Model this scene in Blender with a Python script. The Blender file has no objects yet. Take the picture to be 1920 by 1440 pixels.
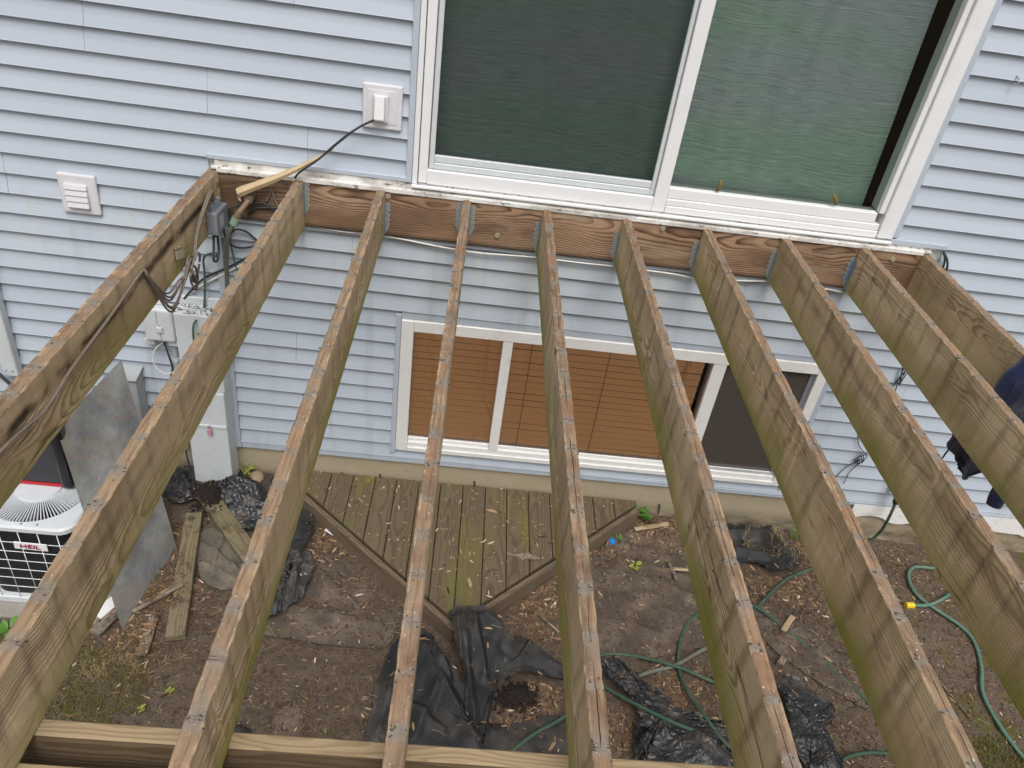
import bpy, bmesh, math, random
import numpy as np
from mathutils import Vector, Matrix
random.seed(7); rng = np.random.RandomState(7)
scene = bpy.context.scene
col = scene.collection
R = math.radians

# ------------------------------------------------------------------ camera
def cam_matrix(pos, yaw, pitch, roll):
    cy, sy, cp, sp, cr, sr = math.cos(yaw), math.sin(yaw), math.cos(pitch), math.sin(pitch), math.cos(roll), math.sin(roll)
    f = Vector((sy*cp, cy*cp, sp)); r = Vector((cy, -sy, 0)); u = r.cross(f)
    r2 = cr*r+sr*u; u2 = -sr*r+cr*u
    m = Matrix((r2, u2, -f)).transposed().to_4x4(); m.translation = pos
    return m
cd = bpy.data.cameras.new('camera'); cam = bpy.data.objects.new('camera', cd); col.objects.link(cam)
cd.sensor_width = 36; cd.lens = 27.308; cd.clip_end = 500; cd.clip_start = 0.02
cam.matrix_world = cam_matrix(Vector((-.3536, -3.6399, 1.4466)), .0866, -.6059, .1516)
scene.camera = cam

# ------------------------------------------------------------------ sky, sun, exposure
SUN_EL, SUN_AZ = 58, 174          # high, behind and a little right of the viewer; overcast
w = bpy.data.worlds.new('World'); scene.world = w; w.use_nodes = True
wn = w.node_tree; wn.nodes.clear()
wo = wn.nodes.new('ShaderNodeOutputWorld'); bg = wn.nodes.new('ShaderNodeBackground')
sky = wn.nodes.new('ShaderNodeTexSky'); sky.sky_type = 'NISHITA'; sky.sun_disc = False
sky.sun_elevation = R(SUN_EL); sky.sun_rotation = R(SUN_AZ); sky.air_density = 1.0; sky.dust_density = 6.0; sky.ozone_density = .6
hs = wn.nodes.new('ShaderNodeHueSaturation'); hs.inputs['Saturation'].default_value = .18
wn.links.new(sky.outputs[0], hs.inputs['Color']); wn.links.new(hs.outputs[0], bg.inputs[0])
bg.inputs[1].default_value = .15; wn.links.new(bg.outputs[0], wo.inputs[0])
sd = bpy.data.lights.new('sun', 'SUN'); sun = bpy.data.objects.new('sun', sd); col.objects.link(sun)
sd.energy = 1.2; sd.angle = R(28); sd.color = (1, .965, .92)
sdir = Vector((math.sin(R(SUN_AZ))*math.cos(R(SUN_EL)), math.cos(R(SUN_AZ))*math.cos(R(SUN_EL)), math.sin(R(SUN_EL))))
sun.rotation_euler = sdir.to_track_quat('Z', 'Y').to_euler()
vs = scene.view_settings; vs.view_transform = 'Standard'; vs.look = 'None'; vs.gamma = 1; vs.exposure = 0.0; vs.use_curve_mapping = False
scene.cycles.use_denoising = True
scene.cycles.max_bounces = 5; scene.cycles.diffuse_bounces = 3; scene.cycles.glossy_bounces = 3; scene.cycles.transparent_max_bounces = 8

# ------------------------------------------------------------------ noise in numpy
def _h(i, j, s):
    n = (i*374761393 + j*668265263 + s*974634723) & 0xffffffff
    n = ((n ^ (n >> 13))*1274126177) & 0xffffffff
    return ((n ^ (n >> 16)) & 0xffff)/65535.0
def vn(x, y, s=0):
    x = np.asarray(x, float); y = np.asarray(y, float)
    xi = np.floor(x).astype(np.int64); yi = np.floor(y).astype(np.int64); fx = x-xi; fy = y-yi
    fx = fx*fx*fx*(fx*(fx*6-15)+10); fy = fy*fy*fy*(fy*(fy*6-15)+10)
    a = _h(xi, yi, s); b = _h(xi+1, yi, s); c = _h(xi, yi+1, s); d = _h(xi+1, yi+1, s)
    return (a+(b-a)*fx)*(1-fy)+(c+(d-c)*fx)*fy
def fbm(x, y, s=0, o=4, g=.5):
    t = 0; a = 1; n = 0
    for k in range(o):
        t = t+a*vn(x*2**k+17.3*k, y*2**k+9.1*k, s+k); n += a; a *= g
    return t/n
def ridge(x, y, s=0, o=3):
    t = 0; a = 1; n = 0
    for k in range(o):
        t = t+a*(1-np.abs(2*vn(x*2**k+5.7*k, y*2**k+3.3*k, s+k)-1)); n += a; a *= .5
    return t/n
def gz(x, y):
    """height of the bare soil"""
    x = np.asarray(x, float); y = np.asarray(y, float)
    z = -2.005 + .05*(fbm(x*.9+3, y*.9+1, 3, 3)-.5) + .045*(fbm(x*4, y*4, 11, 3)-.5)
    z = z + .035/(1+np.exp((x+1.6)*6)) - .03/(1+np.exp(-(x-1.4)*4))*np.clip((y+1.2)/1.2, 0, 1)
    return z
def gfine(x, y):
    return .016*(fbm(x*16, y*16, 21, 4, .6)-.5) + .02*np.clip(ridge(x*7, y*7, 31, 2)-.78, 0, 1)

# ------------------------------------------------------------------ node helpers
class G:
    def __init__(s, name):
        s.m = bpy.data.materials.new(name); s.m.use_nodes = True; s.t = s.m.node_tree; s.t.nodes.clear()
        s.out = s.t.nodes.new('ShaderNodeOutputMaterial'); s._tc = None
    def put(s, sock, v):
        if v is None: return
        if hasattr(v, 'is_linked'): s.t.links.new(v, sock)
        elif isinstance(v, (tuple, list)):
            if len(v) == 3 and sock.type == 'RGBA': v = (*v, 1)
            sock.default_value = v
        else:
            try: sock.default_value = v
            except (TypeError, ValueError): sock.default_value = (v, v, v)
    def nd(s, typ, ins=(), **props):
        n = s.t.nodes.new('ShaderNode'+typ)
        for k, v in props.items(): setattr(n, k, v)
        for k, v in (ins.items() if isinstance(ins, dict) else enumerate(ins)): s.put(n.inputs[k], v)
        return n
    def co(s, which='Object'):
        if s._tc is None: s._tc = s.nd('TexCoord')
        return s._tc.outputs[which]
    def ma(s, op, a, b=None, c=None, clamp=False):
        return s.nd('Math', [a, b, c], operation=op, use_clamp=clamp).outputs[0]
    def add(s, a, b): return s.ma('ADD', a, b)
    def mul(s, a, b): return s.ma('MULTIPLY', a, b)
    def vmul(s, v, k): return s.nd('VectorMath', [v, k], operation='MULTIPLY').outputs[0]
    def vadd(s, v, k): return s.nd('VectorMath', [v, k], operation='ADD').outputs[0]
    def sep(s, v): return s.nd('SeparateXYZ', [v]).outputs
    def com(s, x, y, z): return s.nd('CombineXYZ', [x, y, z]).outputs[0]
    def noise(s, v, scale, det=3, rough=.55, dist=0, out=0):
        return s.nd('TexNoise', {'Vector': v, 'Scale': scale, 'Detail': det, 'Roughness': rough, 'Distortion': dist}).outputs[out]
    def vor(s, v, scale, feature='F1', out='Distance', rnd=1):
        return s.nd('TexVoronoi', {'Vector': v, 'Scale': scale, 'Randomness': rnd}, feature=feature).outputs[out]
    def ss(s, v, a, b, o0=0, o1=1):
        return s.nd('MapRange', {0: v, 1: a, 2: b, 3: o0, 4: o1}, interpolation_type='SMOOTHSTEP').outputs[0]
    def mix(s, f, a, b, bt='MIX'):
        n = s.nd('Mix', data_type='RGBA', blend_type=bt)
        s.put(n.inputs[0], f); s.put(n.inputs[6], a); s.put(n.inputs[7], b); return n.outputs[2]
    def ramp(s, f, stops, interp='LINEAR'):
        n = s.nd('ValToRGB', [f]); cr = n.color_ramp; cr.interpolation = interp
        while len(cr.elements) < len(stops): cr.elements.new(.5)
        for e, (p, c) in zip(cr.elements, stops): e.position = p; e.color = (*c, 1) if len(c) == 3 else c
        return n.outputs[0]
    def attr(s, name, typ='OBJECT', out='Fac'):
        return s.nd('Attribute', attribute_name=name, attribute_type=typ).outputs[out]
    def rnd(s): return s.nd('ObjectInfo').outputs['Random']
    def bump(s, h, st=.3, d=.01, n=None):
        b = s.nd('Bump', {'Height': h, 'Strength': st, 'Distance': d})
        if n is not None: s.put(b.inputs['Normal'], n)
        return b.outputs[0]
    def pbr(s, colr, rough=.6, normal=None, metal=0, spec=.5, **kw):
        b = s.nd('BsdfPrincipled', {'Base Color': colr, 'Roughness': rough, 'Metallic': metal, 'Specular IOR Level': spec})
        if normal is not None: s.put(b.inputs['Normal'], normal)
        for k, v in kw.items(): s.put(b.inputs[k.replace('_', ' ')], v)
        s.t.links.new(b.outputs[0], s.out.inputs[0]); return s.m

def simple(name, c, rough=.5, metal=0, spec=.5, var=.12, scale=30, bump=.08, dirt=None, dscale=3, damt=.5):
    g = G(name); v = g.co(); n = g.noise(v, scale, 4)
    c2 = tuple(x*(1-var) for x in c); c1 = tuple(min(1, x*(1+var*.6)) for x in c)
    k = g.mix(n, c2, c1)
    if dirt: k = g.mix(g.mul(g.ss(g.noise(v, dscale, 6, .65), .48, .7), damt), k, dirt)
    return g.pbr(k, rough, g.bump(n, bump, .004), metal, spec)

def ring_grain(g, v, seed, spacing=.011, warp=.05, zc=.1, fy=.55, xc=.02):
    """growth rings of a sawn board: distance from a wandering pith, board length = local Y"""
    sx = g.mul(seed, 3.7); vv = g.vadd(v, g.com(0, g.mul(seed, 5.31), 0))
    lo = g.noise(g.vmul(vv, (.8, fy, .8)), 2.2, 3, .5, 0, 1)
    l = g.sep(lo); p = g.sep(v)
    jx = g.ma('SUBTRACT', l[0], .5); jz = g.ma('SUBTRACT', l[1], .5)
    cx = g.add(g.add(p[0], xc), g.mul(jx, warp*2))
    cz = g.add(g.add(p[2], g.add(zc, g.mul(g.ma('SINE', sx), .075))), g.mul(jz, warp*3))
    r = g.ma('SQRT', g.add(g.mul(cx, cx), g.mul(cz, cz)))
    fine = g.noise(g.vmul(vv, (1, .06, 1)), 90, 3, .6)
    t = g.ma('FRACT', g.add(g.ma('DIVIDE', r, spacing), g.mul(fine, .35)))
    late = g.ss(t, .35, .93)
    late = g.mul(late, g.ss(t, 1.0, .94))
    return late, fine, vv, p

PITCH, PH = .1325, -.93
def gapdist(g, y, seed):
    """0 at the line where two removed deck boards met, .5 mid board; and a per-gap random"""
    t = g.ma('DIVIDE', g.ma('SUBTRACT', y, PH), PITCH)
    return g.ma('ABSOLUTE', g.ma('SUBTRACT', t, g.ma('ROUND', t))), g.ma('ROUND', t)

def m_joist_side():
    g = G('joist_side_wood'); v = g.co(); seed = g.attr('seed')
    late, fine, vv, p = ring_grain(g, v, seed, .0085, .075, .12, .42, .075)
    tone = g.noise(g.vmul(vv, (1, .35, 1)), 5, 4, .55)
    base = g.mix(g.ss(tone, .3, .7), (.46, .335, .195), (.76, .60, .39))
    dark = g.mix(tone, (.195, .125, .062), (.37, .255, .14))
    base = g.mix(g.mul(g.attr('grey'), .6), base, (.52, .455, .34))
    lf = g.mul(late, g.ss(g.noise(g.vmul(vv, (1, .25, 1)), 4.5, 2), .34, .64, .10, .9))
    c = g.mix(lf, base, dark)
    c = g.mix(g.mul(g.ss(fine, .55, .8), .22), c, (.19, .14, .08))
    # knots
    kd = g.vor(g.vmul(vv, (1, .55, 1)), 2.1); c = g.mix(g.ss(kd, .045, .018), c, (.10, .06, .03))
    # drip stains under the gaps between the old deck boards
    gd, gi = gapdist(g, p[1], seed)
    wob = g.noise(g.vmul(vv, (1, 1, 1.6)), 16, 4, .6)
    gr = g.nd('TexWhiteNoise', {'Vector': g.com(gi, seed, 0)}, noise_dimensions='3D').outputs['Value']
    st = g.ss(g.add(gd, g.mul(g.ma('SUBTRACT', wob, .5), .55)), .24, -.03)
    ln = g.ss(g.add(p[2], g.mul(gr, .22)), -.20, .02)
    st = g.mul(g.mul(st, ln), g.ss(gr, .05, .75, .3, .92))
    c = g.mix(g.mul(st, g.mul(g.attr('stain'), .72)), c, (.115, .08, .047))
    stk = g.ss(g.ma('ABSOLUTE', g.add(g.add(p[2], .075), g.mul(g.ma('SUBTRACT', g.noise(g.vmul(vv, (0, 1.4, 0)), 1.6, 3), .5), .11))), .032, .004)
    c = g.mix(g.mul(g.mul(stk, g.attr('streak')), g.ss(g.noise(g.vmul(vv, (1, .5, 1)), 12, 4), .3, .55)), c, (.055, .035, .022))
    ck = g.ss(g.ma('ABSOLUTE', g.ma('SUBTRACT', g.noise(g.vmul(vv, (1, .045, 1)), 17, 2, .5), .5)), .010, .002)
    ck = g.mul(ck, g.ss(g.noise(g.vmul(vv, (1, .5, 1)), 2.6, 2), .52, .62))
    c = g.mix(g.mul(ck, .8), c, (.05, .034, .02))
    grime = g.mul(g.ss(g.noise(g.vmul(vv, (1, 2.2, .5)), 5.5, 5, .7), .53, .70), .38)
    c = g.mix(grime, c, (.15, .115, .072))
    # broad weathered darker blotches and green algae
    c = g.mix(g.mul(g.ss(g.noise(g.vmul(vv, (1, .5, .7)), 3.2, 3), .5, .72), .45), c, (.27, .205, .12))
    alg = g.mul(g.ss(g.add(p[2], g.mul(g.ma('SUBTRACT', g.noise(g.vmul(vv, (1, .45, 1)), 4.2, 4, .6), .5), .34)), -.11, -.28), g.attr('moss'))
    c = g.mix(g.mul(alg, .9), c, (.245, .25, .035))
    c = g.mix(g.mul(g.ss(g.noise(vv, 140, 2), .68, .8), .3), c, (.42, .36, .27))
    hgt = g.add(g.add(g.mul(late, .8), g.mul(fine, .6)), g.mul(ck, -2))
    return g.pbr(c, .82, g.bump(hgt, .42, .0025), spec=.25)

def m_joist_top():
    g = G('joist_top_wood'); v = g.co(); seed = g.attr('seed')
    late, fine, vv, p = ring_grain(g, v, seed, .009, .03, .06)
    tone = g.noise(g.vmul(vv, (1.5, .6, 1)), 9, 4, .6)
    big = g.noise(g.vmul(vv, (1, .8, 1)), 5.5, 3, .5)
    a = g.mix(g.ss(tone, .3, .7), (.115, .073, .05), (.36, .25, .165))
    b = g.mix(tone, (.23, .155, .095), (.44, .32, .195))
    a = g.mix(g.ss(big, .45, .62), a, g.mix(tone, (.155, .086, .052), (.36, .215, .13)))
    c = g.mix(g.attr('tan'), a, b)
    c = g.mix(g.mul(g.ss(fine, .46, .7), .65), c, (.105, .065, .042))
    gd, gi = gapdist(g, p[1], seed)
    n = g.noise(vv, 28, 4, .65)
    gr = g.nd('TexWhiteNoise', {'Vector': g.com(gi, seed, 2.)}, noise_dimensions='3D').outputs['Value']
    gd2 = g.add(gd, g.mul(g.ma('SUBTRACT', n, .5), .42))
    grey = g.mix(g.noise(vv, 60, 3), (.12, .105, .085), (.30, .265, .22))
    c = g.mix(g.mul(g.ss(gd2, g.ss(gr, 0, 1, .10, .34), .02), .85), c, grey)
    c = g.mix(g.mul(g.ss(g.noise(g.vmul(vv, (1, .5, 1)), 13, 5, .7), .5, .64), .55), c, grey)
    c = g.mix(g.mul(g.ss(g.ma('ABSOLUTE', g.ma('SUBTRACT', gd, .03)), .02, .004), g.mul(g.mul(g.ss(n, .44, .62), g.ss(gr, .45, .7)), .75)), c, (.05, .04, .03))
    hole = g.mul(g.ss(g.vor(g.vmul(vv, (1, .8, 0)), 26), .075, .045), g.ss(g.noise(vv, 9, 1), .42, .5))
    c = g.mix(hole, c, (.025, .018, .014))
    # pale paint or splinter flecks
    fl = g.mul(g.ss(g.noise(g.vmul(vv, (1.4, .7, 1)), 150, 3, .6), .63, .68), g.ss(g.noise(vv, 16, 4, .7), .46, .56))
    c = g.mix(fl, c, (.60, .53, .44))
    ex = g.ss(g.ma('ABSOLUTE', p[0]), .0135, .019); c = g.mix(g.mul(ex, g.ss(g.noise(vv, 11, 4, .7), .46, .62)), c, (.42, .30, .18))
    # long split down the middle
    wig = g.mul(g.ma('SUBTRACT', g.noise(g.vmul(vv, (0, 1, 0)), 5, 4, .6), .5), .014)
    cr = g.ss(g.ma('ABSOLUTE', g.add(p[0], g.add(wig, g.mul(g.ma('SUBTRACT', fine, .5), .003)))), .0017, .0004)
    cr = g.mul(g.mul(cr, g.attr('split')), g.ss(g.noise(g.vmul(vv, (0, 1, 0)), 3.1, 3), .45, .56))
    c = g.mix(cr, c, (.012, .009, .007))
    hgt = g.add(g.add(g.mul(fine, .6), g.mul(n, .7)), g.mul(cr, -2.5))
    return g.pbr(c, .85, g.bump(hgt, .6, .003), spec=.2)

def m_ledger():
    g = G('ledger_wood'); v = g.co(); seed = g.attr('seed')
    late, fine, vv, p = ring_grain(g, v, seed, .0098, .08, .10, .42, .07)
    late = g.mul(late, g.ss(g.noise(g.vmul(vv, (1, .5, 1)), 5, 3), .3, .58, .5, 1))
    tone = g.noise(g.vmul(vv, (1, .5, 1)), 3.2, 4, .55)
    c = g.mix(late, g.mix(tone, (.22, .13, .077), (.50, .335, .21)), g.mix(tone, (.036, .018, .011), (.105, .05, .027)))
    c = g.mix(g.mul(g.ss(fine, .5, .8), .4), c, (.10, .05, .028))
    c = g.mix(g.mul(g.ss(g.noise(g.vmul(vv, (1, .5, 1.5)), 2.4, 4), .48, .66), .6), c, (.095, .052, .03))
    c = g.mix(g.mul(g.ss(g.add(p[1], g.mul(g.noise(g.vmul(vv, (1, .6, 2)), 7, 4), .5)), .75, .3), .65), c, (.05, .03, .02))
    c = g.mix(g.mul(g.ss(g.noise(g.vmul(vv, (1, .25, 2)), 6, 4, .65), .52, .7), .5), c, (.42, .33, .235))
    c = g.mix(g.mul(g.ss(g.noise(g.vmul(vv, (1, .35, 1.5)), 3.3, 5, .7), .55, .7), .7), c, (.055, .033, .022))
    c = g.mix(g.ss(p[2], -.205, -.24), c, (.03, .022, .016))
    return g.pbr(c, .75, g.bump(g.add(late, g.mul(fine, .5)), .4, .003), spec=.3)

def m_board(name, lo, hi, dk, sp=.012, moss=(.16, .17, .03), mossamt=.0, rough=.8, dirt=None):
    g = G(name); v = g.co(); seed = g.attr('seed')
    late, fine, vv, p = ring_grain(g, v, seed, sp, .04, .05)
    sv = g.vadd(vv, g.com(g.mul(seed, 7.7), 0, 0))
    tone = g.noise(g.vmul(sv, (1, .3, 1)), 7, 4, .6)
    c = g.mix(g.mul(late, .75), g.mix(tone, lo, hi), dk)
    c = g.mix(g.mul(g.ss(fine, .5, .8), .35), c, dk)
    if mossamt: c = g.mix(g.mul(g.mul(g.ss(g.noise(g.vmul(sv, (1, .4, 1)), 5, 4, .65), .45, .68), g.attr('moss')), mossamt), c, moss)
    if dirt: c = g.mix(g.mul(g.ss(g.noise(sv, 9, 5, .65), .5, .66), .8), c, dirt)
    return g.pbr(c, rough, g.bump(g.add(g.mul(late, .6), fine), .35, .0025), spec=.25)

def m_siding():
    g = G('vinyl_siding'); v = g.co('Object'); r = g.rnd()
    geo = g.nd('NewGeometry').outputs['Position']
    c = g.mix(r, (.418, .472, .543), (.45, .504, .573))
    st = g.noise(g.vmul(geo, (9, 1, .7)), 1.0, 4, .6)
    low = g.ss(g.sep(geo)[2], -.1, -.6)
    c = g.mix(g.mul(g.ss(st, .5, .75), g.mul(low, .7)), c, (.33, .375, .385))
    und = g.mul(g.mul(g.ss(g.sep(geo)[2], -.75, -.3), g.ss(g.sep(geo)[2], -.24, -.28)), g.ss(g.noise(g.vmul(geo, (5, 1, .35)), 1.6, 4, .65), .46, .66))
    c = g.mix(g.mul(und, .75), c, (.47, .52, .50))
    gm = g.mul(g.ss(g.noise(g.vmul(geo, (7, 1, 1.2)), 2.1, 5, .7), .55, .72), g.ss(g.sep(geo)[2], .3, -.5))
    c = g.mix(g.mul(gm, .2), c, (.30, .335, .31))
    c = g.mix(g.mul(g.ss(g.noise(geo, 60, 3), .68, .75), .2), c, (.34, .37, .40))
    gr = g.noise(g.vmul(geo, (6, 60, 160)), 1, 3, .6)
    return g.pbr(c, .42, g.bump(gr, .05, .002), spec=.4)

def m_white(name='white_vinyl', c=(.76, .765, .77), dirt=(.45, .43, .40), amt=.12, ds=5, rough=.35):
    g = G(name); v = g.nd('NewGeometry').outputs['Position']
    n = g.noise(v, ds, 6, .7)
    k = g.mix(g.mul(g.ss(n, .52, .72), amt), c, dirt)
    k = g.mix(g.mul(g.ss(g.noise(v, 90, 2), .66, .72), amt*1.2), k, (.08, .07, .06))
    return g.pbr(k, rough, g.bump(g.noise(v, 40, 3), .04, .002), spec=.45)

def m_flashing():
    g = G('peeling_white_flashing'); v = g.nd('NewGeometry').outputs['Position']
    n = g.noise(g.vmul(v, (1, 1, 2.5)), 22, 6, .7); n2 = g.noise(g.vmul(v, (.6, 1, 1)), 7, 5, .7)
    k = g.mix(g.mul(g.ss(n2, .42, .62), .7), (.72, .705, .67), (.34, .31, .27))
    k = g.mix(g.ss(n, .58, .63), k, (.09, .08, .065))
    return g.pbr(k, .5, g.bump(n, .3, .003), spec=.4)

def m_glass(name='window_glass', rough=.01, tint=(1, 1, 1), refl=1.0):
    g = G(name)
    tr = g.nd('BsdfTransparent', [tint]); gl = g.nd('BsdfGlossy', {'Color': (1, 1, 1, 1), 'Roughness': rough})
    f = g.nd('Fresnel', [1.5]).outputs[0]
    geo = g.nd('NewGeometry').outputs['Position']
    fac = g.mul(g.add(g.mul(f, 1.0), g.mul(g.ss(g.noise(geo, 14, 6, .7), .55, .8), .03)), refl)
    mx = g.nd('MixShader', [fac, tr.outputs[0], gl.outputs[0]])
    g.t.links.new(mx.outputs[0], g.out.inputs[0]); return g.m

def m_screen(name, c, opac):
    g = G(name)
    tr = g.nd('BsdfTransparent', [(1, 1, 1, 1)]); df = g.nd('BsdfDiffuse', {'Color': (*c, 1)})
    geo = g.nd('NewGeometry').outputs['Position']
    dust = g.mul(g.ss(g.vor(g.vmul(geo, (1, 1, .8)), 120), .12, .06), g.ss(g.noise(geo, 3.5, 2), .58, .66))
    mx = g.nd('MixShader', [opac, tr.outputs[0], df.outputs[0]])
    d2 = g.nd('BsdfDiffuse', {'Color': (.6, .6, .58, 1)})
    m2 = g.nd('MixShader', [g.mul(dust, .6), mx.outputs[0], d2.outputs[0]])
    g.t.links.new(m2.outputs[0], g.out.inputs[0]); return g.m

def m_curtain():
    g = G('striped_curtain_cloth'); p = g.sep(g.co())
    wav = g.mul(g.ma('SUBTRACT', g.noise(g.com(g.mul(p[0], 2.2), 0, g.mul(p[2], 1.2)), 1.5, 3), .5), .02)
    z = g.add(p[2], wav)
    s1 = g.noise(g.com(g.mul(p[0], .12), 0, g.mul(z, 150)), 1, 3, .75)
    s2 = g.noise(g.com(g.mul(p[0], 9), 3, g.mul(z, 330)), 1, 3, .7)
    lo = g.noise(g.com(g.mul(p[0], .6), 1, g.mul(p[2], 2.6)), 1, 2, .5)
    c = g.mix(g.ss(lo, .40, .6), (.47, .58, .58), (.40, .62, .46))
    c = g.mix(g.ss(s1, .55, .68), c, (.80, .90, .84))
    c = g.mix(g.mul(g.ss(s1, .45, .36), .8), c, (.15, .20, .20))
    c = g.mix(g.mul(g.ss(s2, .52, .66), .5), c, (.80, .88, .84))
    c = g.mix(g.mul(g.ss(s2, .48, .35), .6), c, (.16, .22, .21))
    return g.pbr(c, .9, spec=.1)

def m_soil():
    g = G('bare_soil'); v = g.nd('NewGeometry').outputs['Position']
    n1 = g.noise(v, 2.2, 5, .6); n2 = g.noise(v, 24, 5, .65); n3 = g.noise(v, 120, 3, .6)
    c = g.mix(n1, (.095, .068, .05), (.185, .142, .108))
    c = g.mix(g.mul(g.ss(n2, .45, .7), .6), c, (.06, .042, .031))
    c = g.mix(g.mul(g.ss(n3, .56, .68), .6), c, (.26, .20, .145))
    c = g.mix(g.mul(g.ss(g.noise(v, 60, 4, .7), .56, .66), .7), c, (.035, .025, .019))
    c = g.mix(g.mul(g.ss(g.vor(v, 70), .16, .08), .6), c, (.30, .25, .19))
    p = g.sep(v)
    gm = g.mul(g.ss(g.noise(v, 5, 4, .65), .5, .62), g.add(g.ss(p[0], -1.6, -1.95), g.ss(p[0], 2.25, 2.7)))
    c = g.mix(g.mul(gm, .8), c, (.11, .10, .022))
    return g.pbr(c, .95, g.bump(g.add(n2, n3), .9, .012), spec=.15)

def m_fabric(name, c, dirt, damt=.6, rough=.7, ds=6, weave=True, spec=.3):
    g = G(name); v = g.nd('NewGeometry').outputs['Position']
    n = g.noise(v, ds, 6, .65)
    k = g.mix(g.mul(g.ss(n, .42, .68), damt), c, dirt)
    k = g.mix(g.mul(g.ss(g.noise(v, 40, 4, .7), .6, .75), damt*.45), k, tuple(min(1, x*1.6) for x in dirt))
    wv = g.noise(v, 420, 2) if weave else g.noise(v, 60, 4)
    return g.pbr(k, rough, g.bump(wv, .25, .002), spec=spec)

def m_plastic_film():
    g = G('black_plastic_film'); v = g.nd('NewGeometry').outputs['Position']
    n = g.nd('TexVoronoi', {'Vector': g.vadd(v, g.vmul(g.noise(v, 9, 3, .6, 0, 1), .05)), 'Scale': 30}, feature='DISTANCE_TO_EDGE').outputs[0]
    k = g.mix(g.mul(g.ss(g.noise(v, 11, 5, .7), .45, .66), .75), (.018, .02, .024), (.10, .085, .07))
    return g.pbr(k, .36, g.bump(g.add(g.ss(n, 0, .3), g.mul(g.noise(v, 30, 3), .8)), .5, .008), spec=.6)

def m_metal_sheet():
    g = G('galvanized_sheet'); v = g.co()
    n = g.noise(v, 3.5, 5, .6); n2 = g.noise(v, 26, 4, .6); sp = g.vor(v, 55, out='Color')
    c = g.mix(g.ss(n, .3, .7), (.18, .19, .195), (.45, .46, .455))
    c = g.mix(g.mul(g.ss(g.noise(g.vadd(v, (3, 3, 0)), 3.1, 6, .7), .46, .64), .6), c, (.33, .28, .225))
    c = g.mix(g.mul(g.ss(g.noise(v, 9, 6, .75), .64, .74), .6), c, (.12, .075, .05))
    c = g.mix(.06, c, sp)
    return g.pbr(c, g.ss(n2, .3, .7, .42, .62), g.bump(n, .12, .01), metal=.12, spec=.4)

def m_concrete(name, c, c2):
    g = G(name); v = g.nd('NewGeometry').outputs['Position']
    n = g.noise(g.vmul(v, (1, 1, 2)), 3, 5, .65); n2 = g.noise(v, 60, 4, .6)
    k = g.mix(n, c, c2)
    k = g.mix(g.mul(g.ss(n2, .55, .75), .35), k, tuple(x*.55 for x in c))
    k = g.mix(g.mul(g.ss(g.sep(v)[2], -1.86, -1.99), g.ss(n, .3, .6)), k, (.13, .10, .065))
    return g.pbr(k, .9, g.bump(n2, .35, .004), spec=.2)

def m_chips():
    g = G('wood_chips'); t = g.attr('tint', 'GEOMETRY', 'Fac')
    c = g.ramp(t, [(0, (.05, .032, .022)), (.45, (.15, .088, .052)), (.75, (.28, .175, .10)), (.93, (.50, .37, .22)), (1, (.66, .56, .42))])
    return g.pbr(c, .85, spec=.2)

def m_leaf(name, a, b):
    g = G(name); c = g.mix(g.noise(g.co(), 30, 3), a, b)
    return g.pbr(c, .5, spec=.35)

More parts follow.
